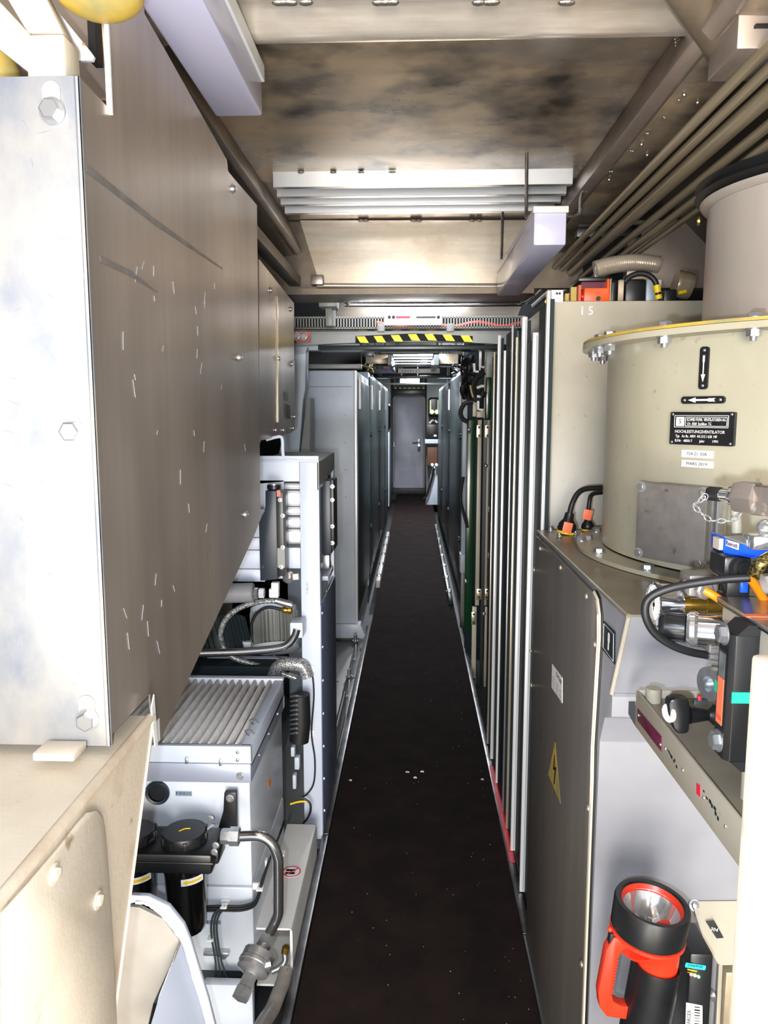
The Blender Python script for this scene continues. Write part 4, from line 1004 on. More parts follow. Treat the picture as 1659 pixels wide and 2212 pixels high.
# plenum
pb = thing('fan_plenum', 'grey painted plenum box under the big fan with a flat steel side panel', 'plenum', (.8, 1.8, -.14))
prof = [(2.19, -.14), (2.19, ZB), (1.262, ZB), (1.353, 1.095), (1.353, 1.050), (1.40, 1.03), (1.43, .97), (1.44, -.14)]
part('body', MB().prism([(.362, y, z) for y, z in prof], (1.0, 0, 0), .002), 'base_paint', pb)
part('top_sheet', MB().prism([(.352, 2.19, ZB), (.358, 1.262, ZB), (1.36, 1.262, ZB), (1.36, 2.19, ZB)], (0, 0, .0035)), 'base_top', pb)
part('edge_bead', MB().tube([(.358, 2.185, ZB), (.360, 1.262, ZB)], .005, 10), 'base_top', pb)
part('edge_bead', MB().tube([(.360, 1.262, ZB), (.361, 1.353, 1.095)], .004, 10), 'beige_paint', pb)
part('weld_bead', MB().tube([(.365, 1.353, 1.093), (.6, 1.353, 1.093), (1.1, 1.353, 1.093)], .004, 8), 'base_paint', pb)
part('weld_bead', MB().tube([WY(1282, 1964, 1.438), WY(1326, 1956, 1.438)], .003, 8), 'base_paint', pb)
# side panel following the photo's outline in the plane X = .352
XPn = .352
f = lambda x, y: WX(x, y, XPn)
yt = f(1283, 1269)
pan = [(XPn, 2.185, .0), (XPn, 2.185, ZB - .012), (XPn, yt.y + .02, ZB - .014), (XPn, yt.y - .012, ZB - .022), (XPn, yt.y - .032, ZB - .045), (XPn, yt.y - .038, ZB - .09), (XPn, yt.y - .02, .95), (XPn, 1.452, .88), (XPn, 1.452, .0)]
sp = part('side_panel', MB().prism(pan, (.006, 0, 0), .001), 'steel_panel', pb, 'brushed grey side panel')
part('seal', MB().tube([Vector((XPn + .006, p[1], p[2])) for p in pan[2:]], .0035, 8), 'cream', pb)
part('gap_seal', MB().tube([Vector((XPn + .009, p[1] - .006, p[2] + (.004 if i < 2 else 0))) for i, p in enumerate(pan[2:])], .003, 8), 'black', pb)
for px, py in ((1167, 1185), (1211, 1226), (1267, 1288), (1154, 1231), (1285, 1392), (1147, 1406), (1148, 1480), (1271, 1746), (1257, 2083)):
    fix(pb, f(px, py), (-1, 0, 0), .013, 'rivet', 'alu_warm', 'rivet')
# signs on the panel
pl = part('text_sign', MB().prism([f(1193, 1434), f(1215, 1464), f(1215, 1519), f(1192, 1485)], (-.0008, 0, 0)), 'white', pb)
for k, (a, c, yy) in enumerate(((1203, 1213, 1466), )):
    pass
def paneltext(s_, x0, x1, y, hpx, m, par):
    p0, p1 = f(x0, y), f(x1, y); c = (p0 + p1) / 2
    q0, q1 = f((x0 + x1) / 2, y - hpx / 2), f((x0 + x1) / 2, y + hpx / 2)
    text(s_, Vector((XPn - .001, c.y, c.z)), -YP, ZP, (q0.z - q1.z) * 1.3, m, par, width=abs(p0.y - p1.y))
paneltext('DYW', 1202, 1214, 1466, 11, 'ink', pl)
for i, yy in enumerate((1478, 1488, 1498)):
    paneltext(['LES KES', 'WES BBE', 'EFH MOE'][i] if 0 else 'III III II', 1194, 1213, yy, 7, 'grey_paint', pl)
tri = [f(1200, 1597), f(1213, 1743), f(1184, 1673)]
g_ = sum(tri, Vector()) / 3
wt = part('warning_triangle', MB().prism(tri, (-.0008, 0, 0)), 'black', pb, 'yellow high-voltage triangle')
part('yellow_field', MB().prism([g_ + (p - g_) * .93 + Vector((-.0009, 0, 0)) for p in tri], (-.0004, 0, 0)), 'yellow_dirty', wt)
bolt = [(1199, 1630), (1196, 1662), (1200, 1664), (1197, 1694), (1199, 1694), (1203, 1658), (1199, 1657), (1200, 1630)]
part('bolt_symbol', MB().prism([Vector((XPn - .0014, v.y, v.z)) for v in (f(x, y) for x, y in bolt)], (-.0004, 0, 0)), 'ink', wt)
# light-switch sign on the plenum end
fs = lambda x, y: WX(x, y, .3605)
sg = part('lamp_sign', MB().prism([fs(1304, 1341), fs(1330, 1366), fs(1329, 1436), fs(1301, 1402)], (-.001, 0, 0)), 'green_dark', pb, 'dark sign with a white lamp symbol')
g_ = (fs(1304, 1341) + fs(1329, 1436)) / 2
b = MB()
fr_ = [fs(1306, 1347), fs(1327, 1370), fs(1326, 1429), fs(1304, 1398)]
b.tube([p + Vector((-.0012, 0, 0)) for p in fr_], .0005, 5, closed=True)
c = WX(1315, 1378, .3592); b.prism(rrect(c, YP, ZP, .011, .020, .005), (-.0005, 0, 0)); c = WX(1314, 1396, .3592); b.prism(rrect(c, YP, ZP, .006, .014, .001), (-.0005, 0, 0))
part('symbol', b, 'white', sg)

# fan casing
fa = thing('ventilation_fan', 'big beige cylindrical fan casing with bolted flanges and a black nameplate, right side', 'fan', (FC.x, FC.y, ZB + .005))
def ringm(r0, r1, z0, z1, seg=96):
    b = MB(); b.lathe([(r0, 0), (r1, 0), (r1, z1 - z0), (r0, z1 - z0), (r0, 0)], (FC.x, FC.y, z0), (0, 0, 1), seg); return b
part('casing', MB().lathe([(FR - .004, 0), (FR, 0), (FR, zf - ZB - .02), (FR - .004, zf - ZB - .02)], (FC.x, FC.y, ZB + .018), (0, 0, 1), 128), 'fan_paint', fa)
part('bottom_flange', ringm(FR - .002, FF, ZB + .005, ZB + .014), 'fan_paint', fa)
part('top_flange', ringm(.2, FF, zf - .014, zf - .002), 'fan_paint', fa)
part('cover_flange', ringm(.15, FF - .001, zf - .001, zf + .005), 'yellow_dirty', fa)
# vertical seam
s0 = CYL(1306, 900, FR); 
a_ = math.radians(math.degrees(math.atan2(s0.y - FC.y, s0.x - FC.x)))
part('seam_strip', MB().box(-0, .001, 0, .001, 0, .001), 'fan_paint', fa) if 0 else None
zd = WY(1490, 440, 1.84).z
part('duct', MB().lathe([(DR - .003, 0), (DR, 0), (DR, zd - zf - .005), (DR - .003, zd - zf - .005)], (FC.x, FC.y, zf + .005), (0, 0, 1), 96), 'duct_paint', fa)
part('duct_collar', MB().lathe([(DR - .003, 0), (DR + .012, .006), (DR + .018, .014), (DR - .003, .016)], (FC.x, FC.y, zd), (0, 0, 1), 96), 'duct_paint', fa)
part('rubber_bellows', MB().lathe([(DR - .01, 0), (DR + .012, .0), (DR + .03, .012), (DR + .015, .022), (DR + .03, .034), (DR - .01, .04)], (FC.x, FC.y, zd + .016), (0, 0, 1), 96), 'black_rubber', fa)
q = WY(1512, 478, 1.7); q = CYL(1512, 478, DR); n = Vector((q.x - FC.x, q.y - FC.y, 0)).normalized()
fix(fa, q, n, .020, 'slot', 'brass', 'screw')
# flange bolts, every 15 degrees as seen
RB = (FR + FF) / 2 + .004
def flange_bolt(px, z, up_, key, m_, size):
    # bolt circle point whose horizontal direction matches the pixel column
    d = ray(px, 720 if z > 1.5 else 1200); 
    ox = EYE - FC; a = d.x ** 2 + d.y ** 2; b_ = 2 * (ox.x * d.x + ox.y * d.y); c_ = ox.x ** 2 + ox.y ** 2 - RB * RB
    t = (-b_ - math.sqrt(max(b_ * b_ - 4 * a * c_, 0))) / (2 * a); p = EYE + d * t
    fix(fa, (p.x, p.y, z), (0, 0, up_), size, key, m_, 'bolt' if key == 'hex' else 'nut', roll=px * .37)
for px in (1318, 1436, 1628):
    flange_bolt(px, zf + .005, 1, 'hex', 'zinc', .026); flange_bolt(px, zf - .014, -1, 'nut', 'zinc', .026)
for ang in (150, 165, 180):
    a = math.radians(ang); p = (FC.x + RB * math.cos(a), FC.y + RB * math.sin(a))
    fix(fa, (p[0], p[1], zf + .005), (0, 0, 1), .026, 'hex', 'zinc'); fix(fa, (p[0], p[1], zf - .014), (0, 0, -1), .026, 'nut', 'zinc', 'nut')
for px in (1255, 1293, 1400):
    flange_bolt(px, ZB + .014, 1, 'hex', 'zinc', .026)
for ang in (150, 165):
    a = math.radians(ang); fix(fa, (FC.x + RB * math.cos(a), FC.y + RB * math.sin(a), ZB + .014), (0, 0, 1), .026, 'hex', 'zinc')
# arrow plates
o, c, T, n, w_, h_ = cyl_plate('arrow_plate', 1511, 1530, 749, 841, 'black', fa, rad=.006, label='black plate with a white down arrow')
k = w_ / .0125
hh = h_ / 2
b = MB(); sx = w_ * .5
b.prism([c + T * x * sx + ZP * z * hh + n * .0003 for x, z in ((-.22, .62), (0, .54), (.22, .62), (.22, .3), (.12, .25), (.12, -.3), (.5, -.3), (0, -.66), (-.5, -.3), (-.12, -.3), (-.12, .25), (-.22, .3))], n * .0004)
part('arrow', b, 'white', o)
for s_ in (-1, 1): fix(o, c + ZP * s_ * hh * .83, n, .0065, 'rivet', 'alu', 'rivet')
o, c, T, n, w_, h_ = cyl_plate('arrow_plate', 1472, 1565, 856, 872, 'black', fa, rad=.006, label='black plate with a white arrow to the left')
hh = w_ / 2; sx = h_ / 2
b = MB(); b.prism([c + T * (-z) * hh * -1 + ZP * x * sx * .9 + n * .0003 for x, z in ((-.5, .62), (0, .54), (.5, .62), (.5, .3), (.28, .25), (.28, -.3), (.8, -.3), (0, -.66), (-.8, -.3), (-.28, -.3), (-.28, .25), (-.5, .3))], n * .0004)
part('arrow', b, 'white', o)
for s_ in (-1, 1): fix(o, c + T * s_ * hh * .83, n, .0065, 'rivet', 'alu', 'rivet')
# nameplate
o, c, T, n, w_, h_ = cyl_plate('nameplate', 1448, 1586, 890, 962, 'black', fa, rad=.003, label='black riveted nameplate')
for sx in (-1, 1):
    for sz in (-1, 1): fix(o, c + T * sx * w_ * .46 + ZP * sz * h_ * .43, n, .0055, 'rivet', 'alu', 'rivet')
def onp(u, v): return c + T * (u - .5) * w_ + ZP * (.5 - v) * h_ + n * .0004
b = MB()
def rect_line(u0, u1, v0, v1, t):
    for (a, d, e, g) in ((u0, u1, v0, v0 + t * 1.8), (u0, u1, v1 - t * 1.8, v1), (u0, u0 + t, v0, v1), (u1 - t, u1, v0, v1)):
        b.prism([onp(a, e), onp(d, e), onp(d, g), onp(a, g)], n * .0003)
rect_line(.07, .92, .10, .47, .008); rect_line(.10, .235, .15, .43, .012)
rect_line(.25, .90, .15, .43, .008)
part('border', b, 'white', o)
part('logo_field', MB().prism([onp(.105, .17), onp(.23, .17), onp(.23, .41), onp(.105, .41)], n * .0003), 'white', o)
up3 = ZP
text('S', onp(.168, .29) + n * .0006, T, up3, h_ * .2, 'ink', o)
text('SCHMID FUMA  VENTILATOREN AG', onp(.575, .235), T, up3, h_ * .13, 'white', o, width=w_ * .60)
text('CH - 8360  Eschlikon  TG', onp(.47, .36), T, up3, h_ * .12, 'white', o, width=w_ * .38)
text('HOCHLEISTUNGSVENTILATOR', onp(.48, .60), T, up3, h_ * .13, 'white', o, width=w_ * .78)
text('Typ   Ax Ra  ARM  4X-315 / 630  MF', onp(.43, .74), T, up3, h_ * .115, 'white', o, width=w_ * .66)
text('B.Nr.  4850-7        Jahr        1991', onp(.44, .88), T, up3, h_ * .115, 'white', o, width=w_ * .68)
for y0, y1, s_ in ((973, 989, '724-21-30A'), (995, 1010, 'MARS 2019')):
    o, c, T, n, w_, h_ = cyl_plate('paper_label', 1472, 1539, y0, y1, 'white', fa, off=.0015, th=.0003, rad=.0005)
    text(s_, c + n * .0003, T, ZP, h_ * .62, 'grey_dark_cab', o, width=w_ * .66)
# junction box on the casing
c = CYL(1450, 1135, FR + .075); n = Vector((c.x - FC.x, c.y - FC.y, 0)).normalized(); T = Vector((-n.y, n.x, 0)); T = T if T.dot(XP) > 0 else -T
pj_ = lambda x, y: WPL(x, y, c, n)
corners = [pj_(1376, 1045), pj_(1528, 1050), pj_(1520, 1226), pj_(1372, 1205)]
u = [(p - c).dot(T) for p in corners]; v = [p.z for p in corners]
u0, u1 = (u[0] + u[3]) / 2, (u[1] + u[2]) / 2; v1, v0 = (v[0] + v[1]) / 2, (v[2] + v[3]) / 2
cc = c + T * (u0 + u1) / 2; cc.z = (v0 + v1) / 2; W_b, H_b = u1 - u0, v1 - v0
print('jbox', cc, W_b, H_b)
jb = thing('junction_box', 'square cast metal junction box with a screwed lid on the side of the fan', 'junction box', cc - n * .05 - ZP * H_b / 2)
rr = rrect(cc - n * .012, T, ZP, W_b - .006, H_b - .006, .012)
part('box_body', MB().prism(rr, -n * .055, .001), 'grey_cast', jb)
rr = rrect(cc - n * .011, T, ZP, W_b, H_b, .012)
part('lid', MB().prism(rr, n * .011, .0015), 'grey_cast', jb)
for sx in (-1, 1):
    for sz in (-1, 1):
        part('screw_boss', MB().cyl(cc + T * sx * (W_b / 2 - .009) + ZP * sz * (H_b / 2 - .009) - n * .008, cc + T * sx * (W_b / 2 - .009) + ZP * sz * (H_b / 2 - .009) + n * .0012, .0105), 'grey_paint', jb)
        fix(jb, cc + n * .0012 + T * sx * (W_b / 2 - .009) + ZP * sz * (H_b / 2 - .009), n, .014, 'slot', 'zinc', 'screw', roll=.6 + sx)
part('rail', MB().obox(cc - n * .035 + T * (W_b / 2 + .004), T, n, ZP, .003, .004, H_b / 2 - .004), 'alu', jb)
part('rail', MB().obox(cc - n * .055 + T * (W_b / 2 + .002), T, n, ZP, .003, .004, H_b / 2 - .004), 'beige_paint', jb)

# beige cabinet behind the fan
Yb = 2.40
bc = thing('beige_cabinet', 'plain beige cabinet behind the fan with the chalked number 15 near its top edge', 'cabinet', (.8, 2.6, -.14))
zc_ = WY(1300, 650, Yb).z
x0 = WY(1183, 900, Yb).x
part('body', MB().box(x0, 1.38, Yb, 3.0, -.14, zc_, .003), 'beige_paint', bc)
a, c = WY(1190, 650, Yb), WY(1217, 626, Yb)
cl = part('corner_bracket', MB().box(a.x, c.x, Yb - .002, Yb + .006, a.z - .004, c.z, .002), 'white_paint', bc)
for px in (1203, 1209): fix(cl, WY(px, 634, Yb - .002), (0, -1, 0), .006, 'screw', 'black', 'screw')
part('edge_strip', MB().box(x0 - .012, x0 - .001, Yb - .006, Yb + .02, 0, WY(1180, 628, Yb).z, .002), 'alu_edge', bc)
text('1 5', WY(1267, 672, Yb - .0004), XP, ZP, .036, 'white', bc, name='chalk_number', width=.034)
fix(bc, WY(1181, 652, Yb - .008), (0, -1, 0), .014, 'slot', 'brass', 'screw')

# gear on top of the beige cabinet
Yo = 2.50
def P_(x, y, Y=Yo): return WY(x, y, Y)
ob = thing('orange_unit', 'orange and black electrical unit standing on the beige cabinet', 'unit', (P_(1282, 645).x, Yo + .1, zc_))
part('front', MB().prism([P_(1261, 652), P_(1317, 652), P_(1317, 602), P_(1312, 602), P_(1312, 622), P_(1263, 622)], (0, .12, 0), .002), 'orange', ob)
part('recess', MB().box(P_(1258, 640).x, P_(1312, 640).x, Yo + .02, Yo + .12, P_(1280, 623).z, P_(1280, 607).z), 'maroon', ob)
part('left_edge', MB().box(P_(1249.5, 640).x, P_(1255, 640).x, Yo, Yo + .1, zc_ + .001, P_(1250, 616).z), 'orange', ob)
part('black_top', MB().box(P_(1250, 640).x, P_(1325, 640).x, Yo + .01, Yo + .14, P_(1280, 606).z, P_(1280, 597).z, .003), 'black', ob)
part('right_edge', MB().box(P_(1317.5, 640).x, P_(1319, 640).x, Yo - .001, Yo + .1, zc_ + .001, P_(1280, 603).z), 'cream', ob)
part('button', MB().cyl(P_(1292, 645), P_(1292, 645) - YP * .005, .007, seg=16), 'black', ob)
part('indicator', MB().ball(P_(1258, 641) - YP * .004, .0035, 10), 'led_red', ob)
part('black_back', MB().box(P_(1320, 640).x, P_(1345, 640).x, Yo + .03, Yo + .14, zc_ + .001, P_(1280, 600).z, .012, 3), 'black', ob)
wr = thing('ring_coil', 'whitish worn ring standing beside the orange unit', 'ring', P_(1339, 650, 2.47))
part('ring', MB().lathe([(.012, 0), (.034, 0), (.036, .008), (.034, .016), (.012, .016), (.012, 0)], P_(1335, 630, 2.47), (1, -.25, 0), 32), 'cream_rust', wr)
yb2 = thing('yellow_box', 'yellow plates at the left behind the orange unit on the beige cabinet', 'plate', P_(1237, 650, 2.5))
for (xa, xb, yt_) in ((1221, 1229, 634), (1233, 1245, 620)):
    part('plate', MB().box(P_(xa, 640, 2.5).x, P_(xb, 640, 2.5).x, 2.5, 2.52, zc_ + .001, P_(xa, yt_, 2.5).z), 'yellow_dirty', yb2)
t = solo('black_cable', MB().tube([P_(*q, 2.46) for q in ((1349, 610), (1360, 598), (1380, 591), (1400, 594), (1414, 606), (1420, 625), (1423, 645))], .0085, 14, 6), 'black_rubber', 'thick black cable arching over from the ring to its yellow collar on the beige cabinet', 'cable')
part('collar', MB().cyl(P_(1418, 616, 2.458), P_(1421, 632, 2.458), .0105), 'yellow', t); part('collar', MB().cyl(P_(1421.5, 637, 2.458), P_(1423, 646, 2.458), .0105), 'yellow', t)
t = thing('cable_gland_box', 'dark connector block with a grey plate inside the cable arch', 'connector', P_(1385, 650, 2.56))
part('block', MB().box(P_(1350, 640, 2.56).x, P_(1396, 640, 2.56).x, 2.56, 2.68, zc_ + .001, P_(1370, 602, 2.56).z, .008), 'black', t)
part('plate', MB().box(P_(1396, 640, 2.56).x, P_(1428, 640, 2.56).x, 2.56, 2.58, zc_ + .001, P_(1370, 604, 2.56).z, .003), 'grey_blue', t)
t = thing('hose_clamp_joint', 'black fitting and grey ribbed hose end beside the duct on the beige cabinet', 'fitting', P_(1448, 650, 2.5))
part('block', MB().box(P_(1434, 640, 2.5).x, P_(1463, 640, 2.5).x, 2.5, 2.58, zc_ + .001, P_(1370, 625, 2.5).z, .006), 'black', t)
part('sleeve', MB().lathe([(.0, 0), (.040, 0), (.043, .01), (.040, .02), (.043, .03), (.040, .05), (0, .06)], P_(1458, 612, 2.55), (1, 0, -.2), 24), 'pipe_paint', t)
part('yellow_plug', MB().cyl(P_(1465, 633, 2.5), P_(1482, 629, 2.5), .006), 'yellow', t)
# ribbed silver hose above
pts = smoothpath([P_(1285, 583, 2.9), P_(1320, 573, 2.9), P_(1370, 567, 2.9), P_(1424, 572, 2.9)], 24)
rs = [.031 if i % 2 else .027 for i in range(len(pts))]
solo('ribbed_hose', MB().tube(pts, rs, 20), 'roof_bright', 'ribbed silver hose lying high behind the orange unit', 'hose')
solo('roof_cross_rib', MB().box(.90, 1.40, 3.4, 3.46, 2.12, 2.40, .004), 'roof_brown', 'brown roof rib behind the ribbed hose on the right', 'beam')

# plugs with orange tags
for (px, py, lab, hx, tagp, path, h_) in (
    (1222, 1152, 'larger black plug with a yellow ring and orange tag, left of the fan foot', 1225, (1226, 1140), ((1230, 1112), (1236, 1088), (1248, 1066), (1266, 1056), (1300, 1054)), .075),
    (1269, 1146, 'smaller black plug with a yellow ring, close beside the fan casing', 1269, (1269, 1112), ((1270, 1118), (1273, 1085), (1279, 1068), (1300, 1064)), .05)):
    b0 = WZ(px, py, ZB + .006); Yk = b0.y
    t = thing('cable_plug', lab, 'plug', b0, 'cable plugs beside the fan')
    R_ = .0235 if h_ > .06 else .016
    top = WY(path[0][0], path[0][1], Yk); ax_ = (top - b0)
    L_ = ax_.length
    part('collar', MB().lathe([(0, 0), (R_ * 1.05, 0), (R_ * 1.05, L_ * .13), (0, L_ * .13)], b0, ax_, 28), 'yellow', t)
    part('body', MB().lathe([(0, L_ * .13), (R_, L_ * .13), (R_ * 1.12, L_ * .25), (R_ * 1.0, L_ * .5), (R_ * .6, L_ * .75), (R_ * .5, L_ * 1.1), (0, L_ * 1.12)], b0, ax_, 28), 'black', t)
    part('cable', MB().tube([top] + [WY(x, y, Yk + .01 * i) for i, (x, y) in enumerate(path[1:])], .0075 if h_ > .06 else .006, 12, 5), 'black_rubber', t)
    q = WY(tagp[0], tagp[1], Yk - .03); part('tag', MB().obox(q, Vector((.95, 0, -.2)).normalized(), YP, Vector((.2, 0, .95)).normalized(), .0125, .0008, .0145, .0005), 'tag_orange', t)
    q = WZ(px + 25, py + 6, ZB + .006)
for px, py in ((1189, 1147), (1208, 1160), (1256, 1160), (1243, 1155)):
    fix(pb, WZ(px, py, ZB + .005), (0, 0, 1), .013, 'nut', 'zinc', 'stud')

# ------------------------------------------------------------------ hydraulic tank group
XT = .388
tk = thing('hydraulic_tank', 'beige tank with a polished steel top plate at the right edge of the picture', 'tank', (.5, .85, 1.2))
ytk = WX(1548, 1287, XT).y; ztk = WX(1548, 1287, XT).z
print('tank', ytk, ztk)
part('shell', MB().box(XT + .004, .80, .60, ytk - .004, 1.185, ztk - .006, .008), 'beige_paint', tk)
part('top_plate', MB().box(XT, .82, .56, ytk, ztk - .006, ztk - .001, .001), 'steel', tk)
part('gasket', MB().box(XT + .001, .81, .58, ytk - .001, ztk - .009, ztk - .006), 'black', tk)
for px, py in ((1570, 1272),): 
    q = WZ(px, py + 6, ztk); fix(tk, q, (0, 0, 1), .016, 'nut', 'zinc', 'screw')
part('red_patch', MB().obox(WZ(1642, 1330, ztk), XP, YP, ZP, .018, .006, .0006), 'tag_orange', tk)
part('upright', MB().box(XT + .002, XT + .012, .70, .84, 1.17, 1.30, .003), 'beige_paint', tk)
zft = 1.146
part('foot', MB().cyl((.402, .875, zft), (.402, .875, 1.19), .0125, seg=24), 'beige_paint', tk)
# sight gauge
gz1 = WY(1610, 1352, .857).z; gz0 = WY(1610, 1668, .857).z
gg = thing('sight_gauge', 'black oil level gauge with orange window and green tape band on the tank', 'gauge', (.374, .876, gz0))
gp = [(.392, .857), (.392, .896), (.366, .896), (.360, .890), (.360, .863), (.366, .857)]
b = MB()
zz = [(gz0 + .012, 0), ]
b.prism([(x, y, gz0 + .012) for x, y in gp], (0, 0, gz1 - gz0 - .024), .0008)
b.prism([(.392, .857, gz0), (.380, .857, gz0), (.366, .857, gz0 + .012), (.392, .857, gz0 + .012)], (0, .038, 0))
b.prism([(.392, .857, gz1), (.378, .857, gz1), (.366, .857, gz1 - .012), (.392, .857, gz1 - .012)], (0, .038, 0))
part('housing', b, 'black', gg)
g = lambda x, y: WX(x, y, .3592)
wz0, wz1 = g(1582, 1592).z, g(1582, 1484).z
part('window_upper', MB().box(.3588, .3602, .868, .884, wz1, g(1582, 1425).z), 'glass', gg)
part('window_frame', MB().box(.3592, .3601, .865, .887, wz0 - .004, g(1582, 1420).z), 'black_gloss', gg)
part('orange_level', MB().box(.3584, .3592, .868, .884, wz0, wz1), 'tag_orange', gg)
part('red_mark', MB().box(.3581, .3584, .868, .884, wz0 + .006, wz0 + .007).box(.3581, .3584, .868, .884, wz0 + .009, wz0 + .010), 'red_sign', gg)
tz1, tz0 = WY(1612, 1496, .856).z, WY(1612, 1520, .856).z
part('green_tape', MB().box(.364, .3925, .8562, .8572, tz0, tz1), 'teal', gg)
part('green_tape', MB().box(.3594, .3602, .888, .896, tz0 + .001, tz1 + .001), 'teal', gg)
for py in (1378, 1628):
    q = g(1577, py); fix(gg, (.360, .876, q.z), (-1, 0, 0), .0215, 'hex', 'zinc')

# shelf bracket under the tank
XSh = .360; zs = 1.145
sh = thing('shelf_bracket', 'beige tray bracket under the tank with a dark red plate on its flange', 'bracket', (.5, .95, 1.08))
ysh = WX(1374, 1506, XSh).y
part('tray', MB().box(XSh + .002, .85, .45, ysh - .002, zs - .003, zs, .001), 'base_top', sh)
part('side_flange', MB().prism([(XSh, ysh, zs + .012), (XSh, ysh, zs - .048), (XSh, .45, zs - .035), (XSh, .45, zs + .012)], (.004, 0, 0), .001), 'beige_paint', sh)
part('rear_flange', MB().box(XSh, .85, ysh, ysh + .004, zs - .003, zs + .012, .001), 'beige_paint', sh)
part('corner_tube', MB().lathe([(0, 0), (.012, 0), (.012, .022), (0, .022)], (XSh + .022, ysh - .016, zs), (0, 0, 1), 20), 'beige_paint', sh)
part('clip', MB().prism([WX(1358, 1515, XSh + .01), WX(1372, 1515, XSh + .01), WX(1376, 1560, XSh + .01), WX(1390, 1568, XSh + .01), WX(1390, 1574, XSh + .01), WX(1374, 1572, XSh + .01), WX(1357, 1542, XSh + .01)], (.003, 0, 0)), 'alu', sh)
fsh = lambda x, y: WX(x, y, XSh)
mp = part('red_plate', MB().prism([fsh(1378, 1530), fsh(1430, 1592), fsh(1430, 1624), fsh(1378, 1556)], (-.0012, 0, 0), .0002), 'maroon', sh, 'dark red plate')
for px, py in ((1379.5, 1545), (1427, 1608)): fix(mp, WX(px, py, XSh - .0012), (-1, 0, 0), .005, 'rivet', 'alu', 'rivet')
part('small_red_label', MB().prism([fsh(1505, 1691), fsh(1513, 1697), fsh(1513, 1722), fsh(1505, 1714)], (-.0006, 0, 0)), 'red_sign', sh)
for px, py in ((1437, 1617), (1475, 1663), (1520, 1723), (1567, 1785)): fix(sh, fsh(px, py), (-1, 0, 0), .005, 'rivet', 'alu', 'rivet')
b = MB(); random.seed(2)
for (xa, ya, xb, yb_) in ((1440, 1617, 1466, 1660), (1522, 1712, 1556, 1775)):
    for k in range(7):
        t_ = k / 7; q = fsh(xa + (xb - xa) * t_ + random.uniform(-3, 3), ya + (yb_ - ya) * t_ + random.uniform(-3, 3))
        b.prism(rrect(q, YP, ZP, random.uniform(.003, .009), random.uniform(.002, .005), .001, 3), (-.0003, 0, 0))
part('glue_residue', b, 'green_dark', sh, kind='stuff')
part('support_arm', MB().box(.56, .60, ysh + .004, 1.345, zs - .045, zs - .01), 'beige_paint', sh)

# ball valve with its black wing knob
kv = thing('wing_knob_valve', 'black wing knob with a white cap on a small dark valve above the bracket', 'valve', WY(1470, 1590, 1.0))
Yk = 1.0
kp = [(1450, 1512), (1462, 1508), (1490, 1511), (1493, 1535), (1492, 1560), (1490, 1586), (1466, 1589), (1457, 1575), (1446, 1548), (1445, 1520)]
part('knob', MB().prism([WY(x, y, Yk) for x, y in kp], (0, .022, 0), .005), 'black', kv)
part('cap', MB().lathe([(0, 0), (.0125, 0), (.0125, .003), (.010, .004), (0, .0045)], WY(1447, 1540, Yk + .009), (-1, -.4, 0), 20), 'white', kv)
part('stem', MB().lathe([(0, 0), (.012, 0), (.010, .012), (.0075, .026), (.010, .03), (.014, .034), (.014, .048), (.017, .05), (.017, .066), (0, .066)], WY(1488, 1544, Yk + .01), (1, .1, -.03), 20), 'black', kv)
part('yellow_mark', MB().ball(WY(1560, 1556, Yk - .012), .0022, 8), 'yellow', kv)
part('red_lever', MB().box(WY(1508, 1510, Yk).x, WY(1517, 1510, Yk).x, Yk, Yk + .006, WY(1510, 1516, Yk).z, WY(1510, 1504, Yk).z, .002), 'red_sign', kv)
part('lever_base', MB().box(WY(1500, 1518, Yk).x, WY(1530, 1518, Yk).x, Yk, Yk + .01, WY(1510, 1524, Yk).z, WY(1510, 1513, Yk).z, .001), 'grey_dark_cab', kv)
tz = thing('threaded_flange', 'galvanised round flange end sticking out from the tank toward the left', 'flange', WY(1548, 1475, 1.02))
part('flange', MB().lathe([(.011, 0), (.023, 0), (.023, .012), (.011, .012), (.011, 0)], WY(1546, 1476, 1.02), (-1, -.35, 0), 32), 'zinc', tz)
part('tube', MB().cyl(WY(1546, 1476, 1.02), WY(1546, 1476, 1.02) + Vector((.06, .02, 0)), .0125), 'zinc', tz)
part('plate', MB().box(WY(1538, 1480, 1.05).x, WY(1570, 1480, 1.05).x, 1.05, 1.056, WY(1540, 1450, 1.05).z, WY(1540, 1436, 1.05).z), 'zinc', tz)

# solenoid valve
Ys = 1.0
so = thing('solenoid_valve', 'chrome solenoid with a ribbed black knob pointing left, inside the black hose loop', 'valve', WY(1495, 1400, Ys))
c0 = WY(1424, 1352, Ys); ax_ = (WY(1565, 1364, Ys - .03) - c0).normalized()
part('knob', MB().lathe([(0, 0), (.014, 0), (.017, .003), (.018, .008), (.018, .032), (.015, .034), (0, .034)], c0, ax_, 32), 'black', so)
x_, y_, z_ = frame(ax_); b = MB()
for k in range(14):
    a = 2 * math.pi * k / 14; d = x_ * math.cos(a) + y_ * math.sin(a); b.obox(c0 + z_ * .02 + d * .0182, d, -x_ * math.sin(a) + y_ * math.cos(a), z_, .0012, .0016, .011, .0004)
part('knob_ribs', b, 'black', so)
part('ring', MB().lathe([(0, .034), (.019, .034), (.023, .038), (.0235, .044), (.021, .048), (0, .048)], c0, ax_, 36), 'chrome', so)
bd = part('coil_body', MB().lathe([(0, .048), (.0205, .048), (.0205, .088), (0, .088)], c0, ax_, 36), 'tube_steel', so)
cN = c0 + z_ * .062 - YP * .0212
text('HYDRAULIK', cN + Vector((.0, -.0003, 0)), -ZP, XP, .005, 'ink', bd, width=.026)
text('24 VDC', cN + Vector((.006, -.0003, 0)), -ZP, XP, .004, 'ink', bd, width=.018)
